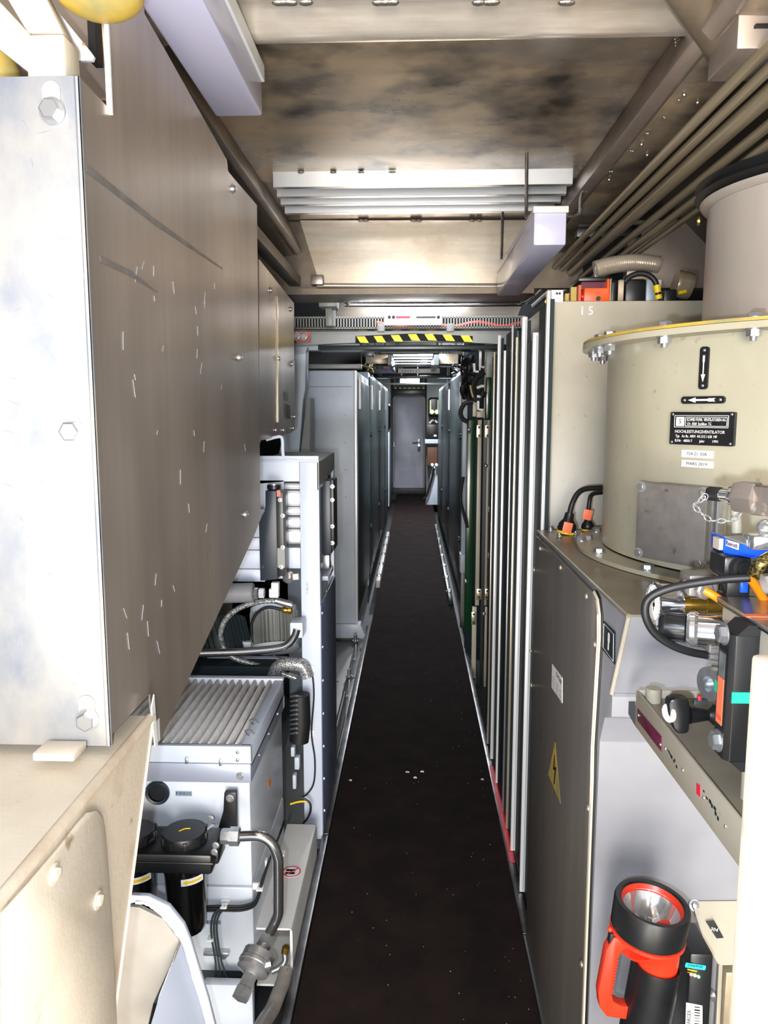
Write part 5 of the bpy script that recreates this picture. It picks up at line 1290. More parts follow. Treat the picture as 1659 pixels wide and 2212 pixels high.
p0, p1 = WY(1531, 1413, Ys - .035), WY(1568, 1362, Ys - .035)
cb_ = part('connector', MB().box(p0.x, p1.x + .004, Ys - .035, Ys - .002, p0.z, p1.z, .003), 'grey_cast', so)
b = MB()
for k in range(6): zz_ = p0.z + .006 + k * .0035; b.box(p0.x + .003, p0.x + .013, Ys - .0362, Ys - .035, zz_, zz_ + .0014)
part('grip_ribs', b, 'grey_cast', cb_)
part('hex_base', MB().lathe([(0, .088), (.019, .088), (.019, .105), (0, .105)], c0, ax_, 6), 'zinc', so)

# pressure gauge
mg = thing('pressure_gauge', 'round pressure gauge with a white dial facing left, beside the black hose loop', 'gauge', WY(1420, 1355, 1.02))
c0 = WY(1414, 1306, 1.03); ax_ = Vector((-1, -.06, .03)).normalized(); R_ = .031
part('case', MB().lathe([(0, -.030), (R_ * .93, -.030), (R_ * .93, -.004), (R_, -.003), (R_, .002), (R_ * .9, .003), (R_ * .88, 0), (0, 0)], c0, ax_, 44), 'tube_steel', mg)
dl = part('dial', MB().lathe([(0, 0), (R_ * .87, 0), (R_ * .87, .0008), (0, .0008)], c0, ax_, 40), 'white', mg)
x_, y_, z_ = frame(ax_); b = MB()
for k in range(21):
    a = math.radians(-225 + 270 * k / 20); d = x_ * math.cos(a) + y_ * math.sin(a); b.obox(c0 + z_ * .001 + d * R_ * .72, d, z_.cross(d), z_, .0022 if k % 5 == 0 else .0012, .0003, .0002)
b.obox(c0 + z_ * .0012 + y_ * .006, y_, x_, z_, .014, .0005, .0002); b.cyl(c0 + z_ * .0008, c0 + z_ * .0016, .003)
part('scale', b, 'ink', dl)
part('stem', MB().lathe([(0, 0), (.012, 0), (.012, .008), (.009, .009), (.009, .030), (.0115, .031), (.0115, .05), (0, .05)], WY(1474, 1306, 1.03), (1, 0, 0), 20), 'brass', mg)

# valve block with connectors, cables
vb = thing('valve_block', 'blue and black hydraulic valve with two black connector cubes, right of the junction box', 'valve', WY(1600, 1250, 1.0))
Yv = .98
part('blue_body', MB().prism([WY(1563, 1163, Yv), WY(1567, 1161, Yv), WY(1628, 1185, Yv - .05), WY(1660, 1182, Yv - .05), WY(1660, 1205, Yv - .05), WY(1628, 1205, Yv - .05), WY(1563, 1196, Yv)], (.003, .05, 0), .001), 'blue', vb)
part('top_plate', MB().prism([WY(1565, 1161, Yv), WY(1626, 1184, Yv - .05), WY(1672, 1180, Yv - .05), WY(1650, 1158, Yv)], (0, 0, .002)), 'grey_paint', vb)
pp = [WY(1576, 1172, Yv - .012), WY(1600, 1180, Yv - .032)]
ax2 = (pp[1] - pp[0]).normalized()
nn = Vector((ax2.y, -ax2.x, 0)).normalized(); nn = nn if nn.y < 0 else -nn
c = (pp[0] + pp[1]) / 2 + nn * .004
lbp = part('brand_label', MB().obox(c, ax2, nn, ax2.cross(nn).normalized(), .012, .0005, .0042, .0003), 'grey_blue', vb)
upv = ax2.cross(nn); upv = upv if upv.z > 0 else -upv
text('Rexroth', c + nn * .0008, ax2, upv, .0075, 'maroon', lbp, width=.021)
a, c = WY(1556, 1245, Yv - .02), WY(1618, 1200, Yv - .02)
part('connector', MB().box(a.x, c.x, Yv - .03, Yv + .02, a.z, c.z, .004), 'black', vb)
q = WY(1594, 1226, Yv - .03); part('gland', MB().lathe([(0, 0), (.013, 0), (.013, .006), (.009, .007), (.009, .012), (0, .012)], q, (.4, -1, 0), 24), 'black_rubber', vb)
a, c = WY(1618, 1245, Yv - .03), WY(1650, 1200, Yv - .03); part('connector', MB().box(a.x, c.x + .02, Yv - .02, Yv + .03, a.z, c.z, .004), 'black', vb)
a, c = WY(1570, 1282, Yv), WY(1622, 1250, Yv); part('lower_body', MB().box(a.x, c.x, Yv, Yv + .03, a.z - .01, c.z, .002), 'black', vb)
a, c = WY(1600, 1281, Yv - .004), WY(1618, 1257, Yv - .004); part('blue_badge', MB().box(a.x, c.x, Yv - .003, Yv + .01, a.z, c.z, .001), 'blue', vb)
part('copper_stack', MB().box(WY(1553, 1180, Yv).x, WY(1562, 1180, Yv).x, Yv, Yv + .02, WY(1553, 1188, Yv).z, WY(1553, 1164, Yv).z), 'cream_rust', vb)
part('back_body', MB().box(WY(1566, 1200, Yv + .02).x, .70, Yv + .01, Yv + .06, WY(1566, 1255, Yv).z, WY(1566, 1166, Yv + .02).z), 'black', vb)
t = thing('white_connector', 'pale grey cable connector cube below the junction box with an orange cable', 'connector', WY(1515, 1295, 1.0))
a, c = WY(1487, 1290, 1.0), WY(1553, 1243, 1.0)
part('body', MB().box(a.x, c.x, 1.0, 1.04, a.z, c.z, .004), 'grey_cast', t)
part('gland', MB().lathe([(0, 0), (.013, 0), (.013, .006), (.010, .008), (0, .008)], WY(1518, 1273, 1.0), (.3, -1, 0), 8), 'grey_cast', t)
part('nub', MB().cyl(WY(1478, 1262, 1.01), WY(1488, 1262, 1.01), .006), 'white_paint', t)
g3 = 'orange cables of the valves'
solo('orange_cable', MB().tube([WY(1520, 1275, .995), WY(1536, 1283, .992), WY(1556, 1296, .99), WY(1580, 1312, .99)], .0055, 14, 5), 'orange_cable', 'orange cable leaving the pale grey connector', 'cable', g3)
solo('orange_cable', MB().tube([WY(1602, 1238, .945), WY(1617, 1247, .945), WY(1631, 1264, .95), WY(1650, 1296, .965)], .0055, 14, 5), 'orange_cable', 'orange cable leaving the black connector cube on the right', 'cable', g3)
solo('gold_braid_hose', MB().tube([WY(1700, 1190, .90), WY(1660, 1208, .90), WY(1640, 1222, .90), WY(1632, 1240, .905)], .0085, 14, 5), 'braid_gold', 'gold braided hose at the right edge beside the black connectors', 'hose')
ho_ = solo('black_hose', MB().tube([WY(*q, Y) for q, Y in (((1532, 1416), .98), ((1490, 1408), .975), ((1450, 1393), .97), ((1415, 1368), .965), ((1396, 1335), .96), ((1395, 1305), .96), ((1412, 1285), .96), ((1450, 1270), .955), ((1500, 1260), .95), ((1560, 1252), .94), ((1620, 1248), .93))], .0052, 14, 6), 'black_rubber', 'thin black hydraulic hose looping around the solenoid knob', 'hose')
part('ferrule', MB().cyl(WY(1528, 1415, .979), WY(1568, 1420, .985), .0065), 'chrome', ho_)
# test coupling with chain
Yc_ = .95
tc_ = thing('test_coupling', 'steel test coupling with black knurled cap and small chain before the junction box', 'coupling', WY(1580, 1100, Yc_))
c0 = WY(1512, 1064, Yc_); ax_ = (WY(1659, 1078, Yc_ - .06) - c0).normalized()
part('tip', MB().lathe([(0, 0), (.003, .002), (.0035, .006), (.0045, .008), (.003, .012), (0, .012)], c0, ax_, 16), 'chrome', tc_)
part('knurled_cap', MB().lathe([(0, .010), (.0075, .010), (.0085, .012), (.0085, .026), (0, .026)], c0, ax_, 28), 'black', tc_)
part('collar', MB().lathe([(0, .026), (.0075, .026), (.0075, .036), (.011, .037), (.012, .041), (.012, .044), (0, .044)], c0, ax_, 28), 'tube_steel', tc_)
part('hex_body', MB().lathe([(0, .044), (.018, .044), (.020, .048), (.020, .068), (.018, .070), (0, .070)], c0, ax_, 6), 'steel', tc_)
q = c0 + ax_ * .070
x_, y_, z_ = frame(ax_)
part('arm', MB().obox(q + ax_ * .06 - ZP * .002, ax_, ax_.cross(ZP).normalized(), ZP, .065, .012, .017, .003), 'steel', tc_)
part('pipe_down', MB().tube([WY(1590, 1100, 1.06), WY(1592, 1165, 1.06), WY(1592, 1200, 1.06)], .007, 12), 'beige_paint', tc_)
cp_ = [WY(*p, Yc_ - .016) for p in ((1522, 1073), (1512, 1082), (1500, 1091), (1510, 1104), (1522, 1114), (1536, 1124), (1552, 1125), (1570, 1125), (1585, 1122), (1597, 1112), (1605, 1098), (1612, 1085), (1624, 1073), (1630, 1062))]
cpd = smoothpath(cp_, 8); acc = [0]
for a, b_ in zip(cpd, cpd[1:]): acc.append(acc[-1] + (b_ - a).length)
nl = 13; pitch = acc[-1] / nl
ch = part('chain_ring', MB().tube([q + Vector((0, -.0, 0)) for q in [cp_[0] + Vector((.004 * math.cos(a), 0, .004 * math.sin(a))) for a in [i * math.pi / 6 for i in range(12)]]], .0007, 6, closed=True), 'chrome', tc_)
for i in range(nl):
    s0 = pitch * (i + .5); j = max(k for k in range(len(acc)) if acc[k] <= s0); j = min(j, len(cpd) - 2)
    c = cpd[j].lerp(cpd[j + 1], (s0 - acc[j]) / max(1e-9, acc[j + 1] - acc[j])); d = (cpd[j + 1] - cpd[j]).normalized()
    u_ = (YP if i % 2 else d.cross(YP).normalized()); L2 = pitch * .68; wv = .0026
    loop = [c + d * (L2 * math.cos(a) * (1 if 1 else 1)) * .9 + u_ * wv * math.sin(a) for a in [k * math.pi / 6 for k in range(12)]]
    part('chain_link', MB().tube(loop, .00075, 6, closed=True), 'chrome', tc_)
fix(tc_, cp_[-1] + YP * .012, (0, -1, 0), .008, 'slot', 'alu', 'screw')
q = WY(1655, 1140, .93); solo('steel_ball_fitting', MB().ball(q, .011, 18).box(q.x - .018, q.x + .04, .92, .95, q.z - .026, q.z - .009, .002), 'chrome', 'shiny round-headed fitting at the right edge above the blue valve', 'fitting')
q = WY(1650, 1262, .88); solo('hose_nut', MB().lathe([(0, 0), (.012, 0), (.012, .03), (0, .03)], q, (1, 0, .2), 6), 'zinc', 'grey hex nut at the right edge above the steel plate', 'nut')

# ------------------------------------------------------------------ torch and charger
Yl = 1.25
ax_ = Vector((.10, -.06, 1)).normalized()
cT = WY(1410, 1948, Yl)
lt = thing('hand_lamp', 'red and black hand lamp standing upright in its charger, lens upwards', 'torch', cT - ax_ * .22)
R_ = .064
part('bezel', MB().lathe([(R_ * .80, -.004), (R_ * .86, .0), (R_ * .97, 0), (R_, -.004), (R_ * .985, -.052), (R_ * .93, -.056), (R_ * .78, -.052), (R_ * .78, -.006)], cT, ax_, 56), 'black', lt)
part('lens_rim', MB().lathe([(R_ * .74, -.010), (R_ * .81, -.003), (R_ * .82, -.008), (R_ * .74, -.014)], cT, ax_, 48), 'red', lt)
part('reflector', MB().lathe([(R_ * .78, -.010), (R_ * .70, -.022), (R_ * .55, -.036), (R_ * .35, -.047), (R_ * .12, -.052), (0, -.052)], cT, ax_, 48), 'chrome', lt)
part('bulb', MB().lathe([(0, -.030), (.003, -.031), (.0045, -.036), (.004, -.050), (.008, -.052), (0, -.053)], cT, ax_, 16), 'tube_steel', lt)
part('red_ring', MB().lathe([(0, -.050), (R_ * .90, -.053), (R_ * 1.0, -.055), (R_ * 1.0, -.060), (R_ * .93, -.064), (0, -.066)], cT, ax_, 48), 'red', lt)
OX = XP * .026
part('red_neck', MB().tube([cT + ax_ * -.060, cT + ax_ * -.068 + OX * .2, cT + ax_ * -.080 + OX * .55, cT + ax_ * -.095 + OX * .9, cT + ax_ * -.12 + OX, cT + ax_ * -.22 + OX], [R_ * .9, R_ * .84, R_ * .70, R_ * .60, R_ * .56, R_ * .54], 40), 'red', lt)
px_, py_, pz_ = XP.copy(), YP, ax_
def tl_(u, v, w=0): return cT + Vector((-1, -.12, 0)).normalized() * u + ax_ * (-v) + YP * w
hd = [tl_(.058, .058), tl_(.064, .085), tl_(.066, .12), tl_(.062, .165), tl_(.050, .190), tl_(.030, .198)]
b = MB()
outer = [tl_(0, .060), tl_(.062, .060), tl_(.072, .085), tl_(.073, .17), tl_(.066, .200), tl_(.050, .220), tl_(.0, .232)]
inner = [tl_(0, .205), tl_(.026, .200), tl_(.042, .190), tl_(.049, .172), tl_(.050, .105), tl_(.044, .090), tl_(.020, .082), tl_(0, .080)]
b.prism([p - YP * .011 for p in outer + inner], (0, .022, 0), .002)
part('handle', b, 'red', lt)
b = MB()
for k in range(13): b.obox(tl_(.0490, .108 + k * .006), (tl_(1, 0) - tl_(0, 0)).normalized(), YP, ax_, .0025, .0095, .0018, .0006)
part('grip_ribs', b, 'red', lt)
part('switch', MB().obox(tl_(.062, .070), (tl_(1, 0) - tl_(0, 0)).normalized(), YP, ax_, .006, .008, .016, .002), 'black', lt)
part('latch', MB().ball(tl_(.068, .050), .005, 12), 'red', lt)
cg = thing('lamp_charger', 'black charger holding the hand lamp, with coloured indicator lights and a barcode label', 'charger', cT - ax_ * .24)
def cp2(x, y, Y): return WY(x, y, Y)
part('holder_tube', MB().lathe([(.0375, -.120), (.041, -.118), (.042, -.128), (.042, -.34), (0, -.34), (0, -.15), (.038, -.148)], cT + OX, ax_, 40), 'black', cg)
a, c = cp2(1478, 2300, 1.27), cp2(1543, 2062, 1.27)
part('case', MB().box(a.x, c.x, 1.27, 1.36, a.z, c.z, .006), 'black', cg)
part('display', MB().prism(rrect(cp2(1502, 2087, 1.269), Vector((.98, 0, -.13)).normalized(), Vector((.13, 0, .98)).normalized(), .036, .009, .002), (0, -.001, 0)), 'cyan', cg)
text('CHARGE', cp2(1502, 2087, 1.2675), Vector((.98, 0, -.13)), Vector((.13, 0, .98)), .006, 'ink', cg, width=.026)
for px, py, m_ in ((1493, 2105, 'led_red'), (1501, 2107, 'led_yellow'), (1509, 2110, 'led_green')):
    part('indicator', MB().cyl(cp2(px, py, 1.2695), cp2(px, py, 1.268), .0028, seg=14), m_, cg)
b = MB()
b.tube([cp2(*q, 1.2685) for q in ((1485, 2100), (1496, 2102), (1502, 2106))], .0004, 5); b.tube([cp2(*q, 1.2685) for q in ((1485, 2094), (1505, 2098))], .0012, 5)
part('yellow_lines', b, 'yellow', cg)
lb = part('barcode_label', MB().prism([cp2(1482, 2165, 1.2695), cp2(1517, 2172, 1.2695), cp2(1517, 2290, 1.2695), cp2(1478, 2290, 1.2695)], (0, -.0008, 0)), 'white', cg)
b = MB(); random.seed(9)
for k in range(14):
    y = 2174 + k * 6; hgt = random.choice((1.2, 2, 3)); b.prism([cp2(1500, y, 1.2685), cp2(1512, y + 1.5, 1.2685), cp2(1512, y + 1.5 + hgt, 1.2685), cp2(1500, y + hgt, 1.2685)], (0, -.0003, 0))
part('barcode', b, 'ink', lb)
text('CHARGER', cp2(1488, 2204, 1.2684), ZP, -XP, .010, 'ink', lb, width=.040)
br = thing('charger_bracket', 'beige sheet bracket behind the charger with a small black number label', 'bracket', cp2(1560, 2090, 1.38))
bpts = [WY(1494, 1947, 1.43), WY(1604, 1946, 1.43), WY(1626, 1976, 1.415), WY(1592, 2084, 1.36), WY(1553, 2085, 1.36), WY(1520, 2030, 1.385)]
part('plate', MB().prism(bpts, (0, .002, -.002)), 'beige_paint', br)
part('leg', MB().prism([WY(1553, 2085, 1.358), WY(1561, 2085, 1.362), WY(1551, 2300, 1.36), WY(1543, 2300, 1.36)], (0, .004, 0)), 'beige_paint', br)
for px, py in ((1501, 1956), (1601, 1956)): fix(br, WY(px, py, 1.428), (0, -1, .5), .019, 'screw', 'alu', 'screw')
part('number_label', MB().prism([WY(1524, 1990, 1.405), WY(1541, 1988, 1.405), WY(1562, 2026, 1.388), WY(1547, 2027, 1.388)], (0, -.003, .002)), 'black', br)
text('304', WY(1543, 2008, 1.388), Vector((.9, 0, -.2)), Vector((.2, 0, .9)), .010, 'white', br, width=.014)
fix(br, WY(1537, 2147, 1.37), (-1, -.3, 0), .022, 'screw', 'zinc', 'screw')
part('small_screw', MB().ball(WY(1607, 2076, 1.43), .004, 8), 'brass', br)
solo('lower_console', MB().box(WY(1562, 2085, 1.40).x, 1.1, 1.385, 1.425, .2, WY(1600, 2090, 1.40).z, .004), 'pipe_paint', 'dull brown-grey sheet low behind the charger bracket', 'panel')
solo('wall_pad', MB().box(WY(1612, 2000, 1.42).x, 1.2, 1.40, 1.436, .60, WY(1600, 1948, 1.42).z, .004), 'beige_paint', 'dark-edged beige panel right of the charger bracket', 'panel')

# near white door edge at the right border
q = WY(1632, 1900, .5)
de = thing('door_edge', 'white door edge very close on the right, cut by the picture border', 'door', (q.x + .05, .5, 0))
part('edge', MB().box(q.x, q.x + .12, .5, .53, -.1, WY(1660, 1440, .5).z, .004), 'cream', de)
# duct end cap wall between fan and tank
# ------------------------------------------------------------------ far corridor
def cabinet_row(side, x, ys_, zt, label, hx, hy, hasrow):
    out = []
    for i, (a, b_) in enumerate(zip(ys_, ys_[1:])):
        s = side
        t = thing('equipment_cabinet', label[i], 'cabinet', (x + s * .25, (a + b_) / 2, 0), 'corridor cabinets')
        part('body', MB().box(min(x, x + s * .42), max(x, x + s * .42), a, b_ - .006, .02, zt, .004), 'grey_blue', t)
        part('door', MB().box(min(x - s * .012, x - s * .001), max(x - s * .012, x - s * .001), a + .02, b_ - .03, .06, zt - .04, .002), 'grey_dark_cab', t)
        for z_ in (1.62,):
            part('handle', MB().box(min(x - s * .03, x - s * .013), max(x - s * .03, x - s * .013), a + .10, a + .14, z_, z_ + .22, .004), 'white', t)
        for z_ in (.55, 1.4): part('lock', MB().cyl((x - s * .012, a + .12, z_), (x - s * .024, a + .12, z_), .025, seg=12), 'black', t)
        part('base', MB().box(min(x - s*.0, x + s * .4), max(x - s*.0, x + s * .4), a, b_, -.14, .0195), 'grey_dark_cab', t)
        out.append(t)
    return out
cabinet_row(-1, -.40, [6.9, 8.6, 10.3, 12.0], 1.95, ['first dark-doored cabinet behind the pale grey one, left of the corridor', 'middle dark-doored cabinet on the left of the corridor', 'farthest dark-doored cabinet on the left of the corridor'], 0, 0, 1)
cabinet_row(1, .40, [6.2, 8.2, 10.2, 12.2], 1.95, ['nearest dark-doored cabinet on the right of the corridor beyond the open rack', 'middle dark-doored cabinet on the right of the corridor', 'farthest dark-doored cabinet on the right of the corridor'], 0, 0, 1)
# pale grey cabinet, front side facing us
Yc = 5.35
t = thing('equipment_cabinet', 'tall pale blue-grey cabinet beside the portal post, its plain side towards us', 'cabinet', (-.58, Yc + .7, 0), 'corridor cabinets')
a, c = WY(662, 1372, Yc), WY(772, 800, Yc)
part('body', MB().box(-.80, -.40, Yc, 6.88, .10, c.z, .003), 'grey_blue', t)
part('corner_profile', MB().box(-.412, -.388, Yc - .014, Yc + .03, .10, c.z, .004), 'alu_edge', t)
part('door', MB().box(-.399, -.386, Yc + .06, 6.8, .16, c.z - .06, .002), 'grey_dark_cab', t)
part('seam', MB().box(-.79, -.425, Yc - .002, Yc, WY(700, 836, Yc).z, WY(700, 834.6, Yc).z), 'grey_paint', t)
part('handle', MB().box(-.386, -.37, Yc + .12, Yc + .17, 1.62, 1.85, .004), 'white', t)
b = MB()
for i in range(9):
    for sx in (-.47, -.75): b.lathe([(0, 0), (.006, 0), (.004, .003), (0, .003)], (sx, Yc, .25 + i * .19), (0, -1, 0), 8)
part('rivets', b, 'grey_blue', t, kind='stuff')
part('foot_bracket', MB().prism([(-.56, Yc - .03, .10), (-.37, Yc - .03, .10), (-.35, Yc - .03, .05), (-.33, Yc - .03, -.002), (-.56, Yc - .03, -.002)], (0, .1, 0), .003), 'white_blue', t)
part('plinth', MB().box(-.8, -.41, Yc + .1, 6.88, -.14, .098), 'grey_paint', t)
part('top_rail', MB().box(-.82, -.36, Yc - .05, Yc + .1, c.z + .01, c.z + .04, .003), 'grey_paint', t)
# corner post of the right-hand row
t = thing('cabinet_post', 'tall slim grey post at the near end of the right-hand cabinet row', 'post', (.40, 5.95, 0))
part('profile', MB().box(.378, .43, 5.95, 6.05, .5, 2.12, .004).box(.44, .47, 5.97, 6.05, .5, 2.12, .003), 'grey_blue', t)
part('foot', MB().box(.37, .43, 5.93, 6.05, .35, .5, .006), 'grey_blue', t)
part('leg', MB().box(.38, .41, 5.95, 6.02, -.14, .35, .004), 'grey_paint', t)

# skids along the corridor floor edge
def skid(label, s, y0, y1, m_='white_paint'):
    t = thing('skid_rail', label, 'rail', (s * .32, (y0 + y1) / 2, 0), 'floor edge rails')
    part('rail', MB().box(min(s * .30, s * .335), max(s * .30, s * .335), y0, y1, 0, .07, .004), m_, t)
    k = y0 + .2
    while k < y1:
        fix(t, (s * .315, k, .07), (0, 0, 1), .045, 'hex', 'alu'); k += .55
skid('white edge rail with bolts along the left of the dark walkway', -1, 6.9, 9.8)
skid('pale edge rail with bolts along the right of the dark walkway', 1, 6.3, 10.5, 'grey_dark_cab')

# roof clutter beyond the portal
def bar(name, x0, x1, y0, y1, Y, m, label, cat, d=.08, extra=None):
    a, c = WY(x0, y1, Y), WY(x1, y0, Y)
    t = thing(name, label, cat, ((a.x + c.x) / 2, Y, a.z))
    part('body', MB().box(a.x, c.x, Y, Y + d, a.z, c.z, .002), m, t)
    if extra:
        for e in extra:
            p0, p1 = WY(e[0], e[2], Y - .004), WY(e[1], e[3], Y - .004)
            if e[5] == 'r':
                cc = (p0 + p1) / 2; part(e[6], MB().cyl((cc.x, Y, cc.z), (cc.x, Y - .02, cc.z), abs(p1.x - p0.x) / 2, seg=12), e[4], t)
            else: part(e[6], MB().box(p0.x, p1.x, Y - .01, Y + .001, p1.z, p0.z), e[4], t)
    if a.z > 2.0:
        for xx in (a.x + .02, c.x - .03): part('hanger', MB().box(xx, xx + .01, Y + d * .4, Y + d * .4 + .01, c.z, 2.506), 'grey_dark_cab', t)
    return t
ex = [(x, x + 4.5, 755, 760, 'lamp_on' if 0 else 'white', 'r', 'plug') for x in (858, 867, 876, 885, 894, 903)]
bar('terminal_strip', 824, 952, 749, 763, 5.6, 'grey_paint', 'grey strip with a row of white plugs just under the hazard tape', 'terminal strip', .06, ex + [(838, 844, 750, 757, 'black', 'r', 'knob'), (848, 854, 750, 757, 'white', 'r', 'knob')])
t = thing('roof_vent', 'small far louvre of four bright slats under the corridor roof', 'vent', (0, 8, 2.2))
for i, (ya, yc, xa, xb) in enumerate(((765, 769.5, 849, 935), (771.5, 775.5, 850, 934), (778, 781.5, 852, 932), (784, 787, 853, 930))):
    a, c = WY(xa, yc, 8 + i * .3), WY(xb, ya, 8 + i * .3)
    part('slat', MB().box(a.x, c.x, 8 + i * .3, 8.03 + i * .3, a.z, c.z), 'alu_edge', t)
for (xa, xb) in ((838, 846), (938, 948)):
    a, c = WY(xa, 788, 7.9), WY(xb, 766, 7.9)
    part('side_frame', MB().box(a.x, c.x, 7.9, 9.3, a.z, c.z), 'grey_dark_cab', t)
bar('roof_plate', 790, 838, 766, 786, 8.2, 'roof', 'stained roof plate left of the small far louvre', 'plate', .02)
bar('roof_plate', 948, 990, 764, 786, 8.2, 'roof', 'stained roof plate right of the small far louvre', 'plate', .02)
ex = [(x, x + 3, 799, 804, 'black', 'r', 'hole') for x in range(868, 906, 6)]
bar('terminal_strip', 856, 950, 796, 806, 9.6, 'white_paint', 'white strip with a row of dark holes beyond the far louvre', 'terminal strip', .06, ex)
bar('cross_duct', 805, 860, 796, 806, 9.6, 'grey_paint', 'grey duct with blue and orange ends left of the white strip', 'duct', .06, [(828, 840, 792, 797, 'orange', 'b', 'orange_cap'), (841, 850, 793, 799, 'blue', 'b', 'blue_cap'), (825, 852, 799, 805, 'blue', 'b', 'blue_cap')])
bar('roof_cross_bar', 775, 990, 788, 792, 8.9, 'grey_dark_cab', 'dark cross bar behind the far louvre', 'beam', .1)
bar('roof_cross_bar', 815, 975, 811, 817, 10.6, 'grey_dark_cab', 'dark cross bar beyond the white strip', 'beam', .1)
bar('roof_cross_bar', 820, 970, 827, 831, 12.4, 'grey_dark_cab', 'dark cross bar above the far door hazard stripe', 'beam', .1)
bar('white_plate', 864, 906, 818, 828, 11.4, 'white_paint', 'white plate over the far end of the corridor', 'plate', .03)  # plain white plate, not a lamp
bar('hazard_strip', 850, 918, 836, 841, 14.9, 'black', 'far black and yellow hazard strip above the end door', 'tape', .03, [(x, x + 5, 837, 840, 'yellow', 'b', 'stripe') for x in range(852, 916, 10)])
bar('door_canopy', 845, 925, 841, 853, 15.0, 'grey_dark_cab', 'dark beam directly over the end door', 'beam', .2)
bar('beam_bracket', 786, 808, 757, 769, 5.2, 'grey_dark_cab', 'dark bracket under the left part of the portal beam', 'bracket', .1)
# left far nook: grey locker, dark bag
Yf = 13.0
for s_, nm in ((-1, 'left'), (1, 'right')):
    x_0 = -.40 if s_ < 0 else .23
    solo('partition', MB().box(-1.40 if s_ < 0 else x_0, x_0 if s_ < 0 else 1.40, 13.62, 15.34, 0, 2.2, .01), 'far_wall', 'grey partition ' + nm + ' of the corridor end door', 'partition')
a, c = WY(817, 1090, Yf), WY(841, 934, Yf)
t = thing('floor_locker', 'grey-blue low locker with pink hinges left of the end door', 'locker', ((a.x + c.x) / 2, Yf + .3, 0))
part('body', MB().box(a.x, c.x, Yf, Yf + .6, 0, c.z, .01), 'grey_blue', t)
for py in (972, 1010, 1048):
    p = WY(833, py, Yf); part('hinge', MB().box(p.x - .03, p.x + .03, Yf - .01, Yf, p.z - .03, p.z + .03), 'white_paint', t)
a, c = WY(818, 931, Yf), WY(842, 874, Yf)
solo('dark_bag', MB().box(a.x, c.x, Yf + .3, Yf + .62, a.z, c.z, .06, 3), 'black', 'black bag hanging above the low locker left of the end door', 'bag')
a, c = WY(818, 872, Yf), WY(838, 845, Yf)
b = MB().box(a.x, c.x, Yf + .3, Yf + .619, a.z, c.z, .01)
solo('wall_box', b, 'grey_blue', 'small blue-grey wall box above the black bag', 'box')
for px, nm in ((831, 'left'), (838, 'right')):
    p = WY(px, 874, Yf)
    solo('hook', MB().cyl(p + YP * .5, p + YP * .619, .022, seg=12), 'chrome', nm + ' bright hook above the black bag', 'hook')
# right far nook
p = WY(937, 878, 13.2)
t = thing('safety_vest', 'dark vest with two pale reflective bands hanging right of the end door', 'vest', (p.x, 13.2, WY(937, 900, 13.2).z))
a, c = WY(926, 902, 13.2), WY(951, 858, 13.2)
part('cloth', MB().box(a.x, c.x, 13.24, 13.618, a.z, c.z, .04, 3), 'black', t)
for xx in (928, 945):
    a, c = WY(xx, 886, 13.19), WY(xx + 4, 864, 13.19); part('reflective_band', MB().box(a.x, c.x, 13.22, 13.245, a.z, c.z, .004), 'reflect', t)
for i, (px, py) in enumerate(((933, 890), (944, 890))):
    p = WY(px, py, 13.1)
    solo('round_lamp', MB().lathe([(0, 0), (.035, .005), (.043, .02), (.04, .06), (.03, .14), (0, .14)], p, (0, 1, 0), 16), 'reflect', ('left' if i == 0 else 'right') + ' round yellowish lamp under the hanging vest', 'lamp', 'round lamps by the end door')
for i, (px, py) in enumerate(((934, 1005), (943, 1005))):
    p = WY(px, py, 13.1)
    solo('round_socket', MB().lathe([(0, 0), (.02, .005), (.028, .02), (.028, .06), (.02, .52), (0, .52)], p, (0, 1, 0), 16), 'white', ('left' if i == 0 else 'right') + ' white round fitting under the brown box', 'fitting', 'round fittings by the end door')
b = MB(); q = WY(937, 912, 13.32)
b.tube([q + Vector((-.07, 0, -.02)), q + Vector((-.03, 0, .03)), q + Vector((.0, 0, .035))], .018, 8); b.tube([q + Vector((.02, 0, .03)), q + Vector((.06, 0, -.01))], .018, 8)
solo('gloves', b, 'cream', 'pale work gloves lying on the dark box right of the end door', 'gloves')
bar('dark_box', 921, 946, 917, 946, 13.3, 'black', 'black box with a small white label right of the end door', 'box', .318, [(937, 943, 939, 943, 'white', 'b', 'label')])
bar('brown_box', 923, 945, 966, 1005, 13.3, 'brown', 'brown box mounted under the black box by the end door', 'box', .318)
bar('grey_shelf', 918, 947, 949, 958, 13.25, 'grey_blue', 'grey shelf between the black and the brown box', 'shelf', .368)
a, c = WY(919, 1080, 13.3), WY(948, 1007, 13.3)
solo('side_console', MB().prism([(a.x, 13.3, 0), (c.x, 13.3, 0), (c.x, 13.3, c.z), (a.x + .12, 13.3, c.z)], (0, .315, 0), .005), 'grey_blue', 'grey-blue slanted console at floor level right of the end door', 'console')
solo('floor_hose', MB().tube([WY(938, 1012, 13.2), WY(931, 1040, 13.2), WY(922, 1070, 13.2), WY(915, 1078, 13.2)], .02, 8, 4), 'black_rubber', 'dark hose running down the slanted console', 'hose')

